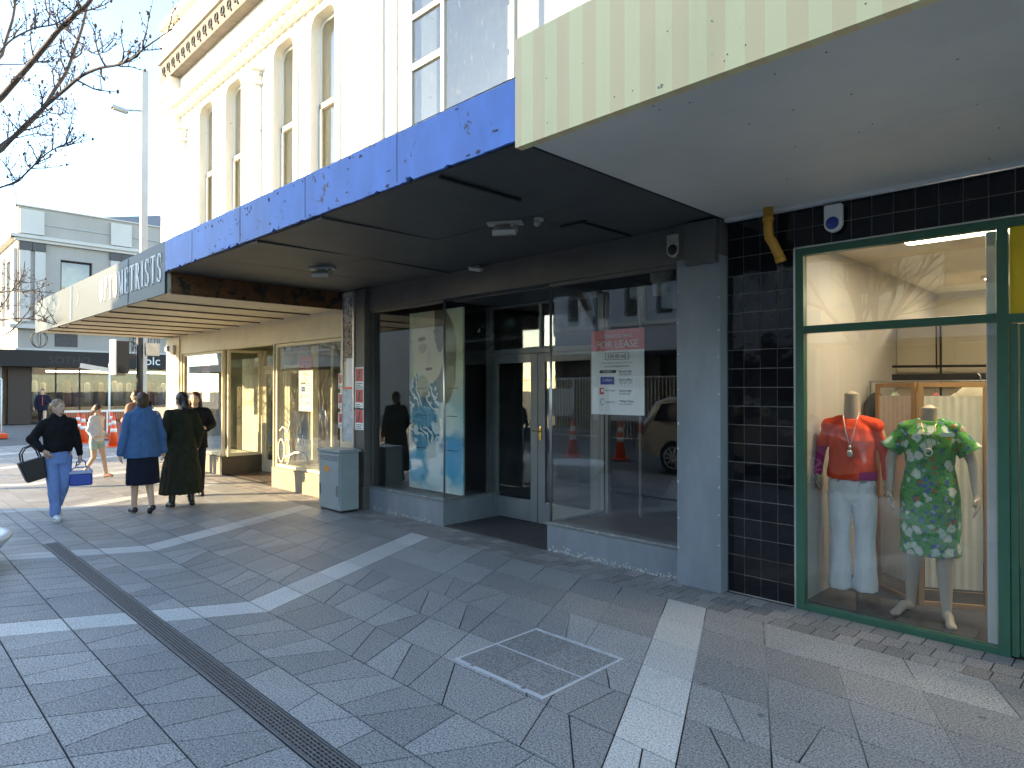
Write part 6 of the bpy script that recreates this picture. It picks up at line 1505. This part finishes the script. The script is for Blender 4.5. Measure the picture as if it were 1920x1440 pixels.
# ================================================================ TREES
def bar_pts(pts, wdepth):
    out = []
    for k, (u, v) in enumerate(pts):
        c = math.sqrt(.5); a = (u - 960) / 1235.; b = (730 - v) / 1235.; d = wdepth if isinstance(wdepth, (int, float)) else wdepth[0] + (wdepth[1] - wdepth[0]) * k / (len(pts) - 1)
        out.append(Vector(((-c + a * c) * d, (c + a * c) * d, 1.65 + b * d)))
    return out
def smooth_line(p, n=3):
    out = []
    for i in range(len(p) - 1):
        p0 = p[max(i-1, 0)]; p1 = p[i]; p2 = p[i+1]; p3 = p[min(i+2, len(p)-1)]
        for k in range(n):
            t = k / n; out.append(.5 * ((2*p1) + (-p0+p2)*t + (2*p0-5*p1+4*p2-p3)*t*t + (-p0+3*p1-3*p2+p3)*t**3))
    out.append(p[-1]); return out
def twigs(mb, line, rad, rnd, count, L0, depth=2, updir=Vector((0, 0, 1))):
    for _ in range(count):
        i = rnd.randrange(1, len(line) - 1); p = line[i]; d = (line[min(i+1, len(line)-1)] - line[i-1]).normalized()
        sv = Vector((rnd.gauss(0, 1), rnd.gauss(0, 1), rnd.gauss(.5, .8))).normalized(); dirv = (d * .6 + sv * .9).normalized(); L = L0 * rnd.uniform(.5, 1.3)
        pts = [p]; q = p; dv = dirv
        for k in range(5): dv = (dv + updir * .13 + Vector((rnd.gauss(0, .16), rnd.gauss(0, .16), rnd.gauss(0, .16)))).normalized(); q = q + dv * L / 5; pts.append(q)
        r0 = min(rad * .55, L * .022 + .002); mb.tube(pts, [r0 * (1 - .15 * k) for k in range(6)], 5)
        for k in range(1, 6):
            if rnd.random() < .7: e = pts[k] + Vector((rnd.gauss(0, 1), rnd.gauss(0, 1), rnd.gauss(.6, 1))).normalized() * L * .07; mb.cap(pts[k], e, r0 * .8, r0 * .75, 5)
        mb.ell(pts[-1], (r0 * 1.5, r0 * 1.5, r0 * 2.4), n=5, m=4)
        if depth > 1: twigs(mb, pts, r0, rnd, rnd.randrange(2, 5), L * .5, depth - 1)
t1 = thing('bare_tree', 'bare leafless street tree whose budding branches reach in at the top left', 'tree', (-7.9, -.35, 0))
rnd = random.Random(12); mb = MB(); TB = Vector((-7.9, -.35, 0)); fork = Vector((-7.85, -.1, 2.7))
mb.tube([TB, TB + Vector((.02, .05, 1.2)), fork + Vector((0, 0, .1))], [.13, .11, .095], 14); mb.build('trunk', 'barks', t1)
mb = MB(); D = 6.3
lines = [([(0, 180), (30, 145), (60, 110), (85, 80), (105, 55), (130, 30), (160, 5), (178, -25)], (6.4, 6.0), 7, 4.5), ([(0, 272), (35, 245), (75, 205), (100, 165), (120, 135), (135, 95), (150, 50), (160, 5)], (6.3, 6.8), 5.5, 3),
         ([(0, 280), (40, 237), (90, 190), (120, 165), (150, 140), (185, 125), (215, 120), (245, 108), (265, 90), (290, 72), (320, 52)], (6.2, 5.6), 5, 1.1), ([(0, 100), (8, 70), (20, 30), (25, -10)], (6.9, 7.1), 4, 3), ([(0, 90), (20, 70), (60, 50), (100, 42), (130, 20), (150, -5)], (6.0, 6.2), 2.4, 1.2),
         ([(0, 118), (40, 118), (65, 115), (90, 112)], (6.6, 6.6), 1.6, .8), ([(0, 350), (30, 338), (55, 315), (75, 295), (95, 280), (115, 272), (130, 265)], (5.9, 5.6), 2.2, 1.0), ([(75, 207), (105, 212), (125, 210), (142, 215)], (6.4, 6.4), 1.4, .7),
         ([(25, 258), (60, 250), (80, 250), (100, 255)], (6.2, 6.0), 1.3, .6), ([(80, -5), (90, 30), (130, 60), (152, 82), (180, 100), (200, 82)], (6.6, 6.4), 2.0, .8), ([(0, 298), (14, 318), (25, 335)], (6.0, 5.95), 1.3, 1.2)]
for pts, dd, r0, r1 in lines:
    L = smooth_line(bar_pts(pts, dd), 3); n = len(L); sc0 = 6.3 / 1235.0
    rad = [(r0 + (r1 - r0) * k / (n - 1)) * sc0 * .74 for k in range(n)]
    if pts[0][0] == 0 and r0 > 2: L = [fork + (L[0] - fork) * .5 + Vector((0, 0, .05))] + L; L = [fork] + L; rad = [rad[0] * 1.4, rad[0] * 1.15] + rad
    elif pts[0][0] == 0: 
        L = [bar_pts([(-60, pts[0][1] + 25)], dd[0])[0]] + L; rad = [rad[0] * 1.2] + rad
    mb.tube(L, rad, 8); twigs(mb, L[2:] if len(L) > 6 else L, r0 * sc0, rnd, max(7, int(n * .8)), .26, 2)
mb.build('crown', 'barks', t1)
t2 = thing('bare_tree', 'farther bare tree whose thin twigs cross the lower left canopy tip', 'tree', (-14.5, .9, 0))
mb = MB(); B_ = Vector((-14.5, .7, 0)); f2 = Vector((-14.5, .85, 2.4)); mb.tube([B_, f2], [.10, .075], 12); mb.build('trunk', 'barks', t2)
mb = MB()
for pts, r0, r1 in (([(-40, 560), (0, 548), (30, 545), (55, 549), (72, 545)], 1.7, .7), ([(-40, 610), (0, 600), (50, 597), (95, 606), (118, 616), (131, 606)], 1.8, .6), ([(-40, 590), (0, 575), (20, 545), (40, 520), (45, 490)], 1.3, .6), ([(-20, 640), (20, 620), (60, 575), (80, 560)], 1.2, .6)):
    L = smooth_line(bar_pts(pts, (12.5, 12.0)), 3); n = len(L); s0 = 12.3 / 1235
    L = [f2] + L; rad = [r0 * s0 * 1.6] + [(r0 + (r1 - r0) * k / (n - 1)) * s0 for k in range(n)]
    mb.tube(L, rad, 6); twigs(mb, L[1:], r0 * s0, rnd, 9, .5, 2)
mb.build('crown', 'barks', t2)
def bare_tree(x, y, label, seed, h=7.0):
    t = thing('bare_tree', label, 'tree', (x, y, 0), 'bare street trees'); r_ = random.Random(seed); mt = MB(); mc = MB()
    mt.tube([(x, y, -.02), (x + .03, y, 1.2), (x, y + .03, 2.3)], [.14, .11, .10], 12); mt.build('trunk', 'barks', t)
    def grow(p, d, L, r, dep):
        pts = [p]; q = p
        for k in range(4): d = (d + Vector((r_.gauss(0, .12), r_.gauss(0, .12), .06))).normalized(); q = q + d * L / 4; pts.append(q)
        mc.tube(pts, [r * (1 - .1 * k) for k in range(5)], 5, cap=False)
        if dep:
            for k in range(3 if dep > 1 else 4):
                b = pts[r_.randrange(1, 5)]; nd = (d + Vector((r_.gauss(0, .5), r_.gauss(0, .5), r_.gauss(.1, .3)))).normalized(); grow(b, nd, L * r_.uniform(.55, .8), r * .55, dep - 1)
    for k in range(7):
        a = 2 * math.pi * k / 7 + r_.uniform(-.3, .3); grow(Vector((x, y, 2.2)), Vector((math.cos(a) * .45, math.sin(a) * .45, 1)).normalized(), h * .42, .055, 3)
    mc.build('crown', 'barks', t)
bare_tree(-4.4, -4.6, 'bare tree across the kerb mirrored in the dress shop window', 5)
bare_tree(-26.0, -5.5, 'unseen bare tree added beyond the left edge to cast shadows', 6)  # extra tree out of view, put in for the shadows it casts
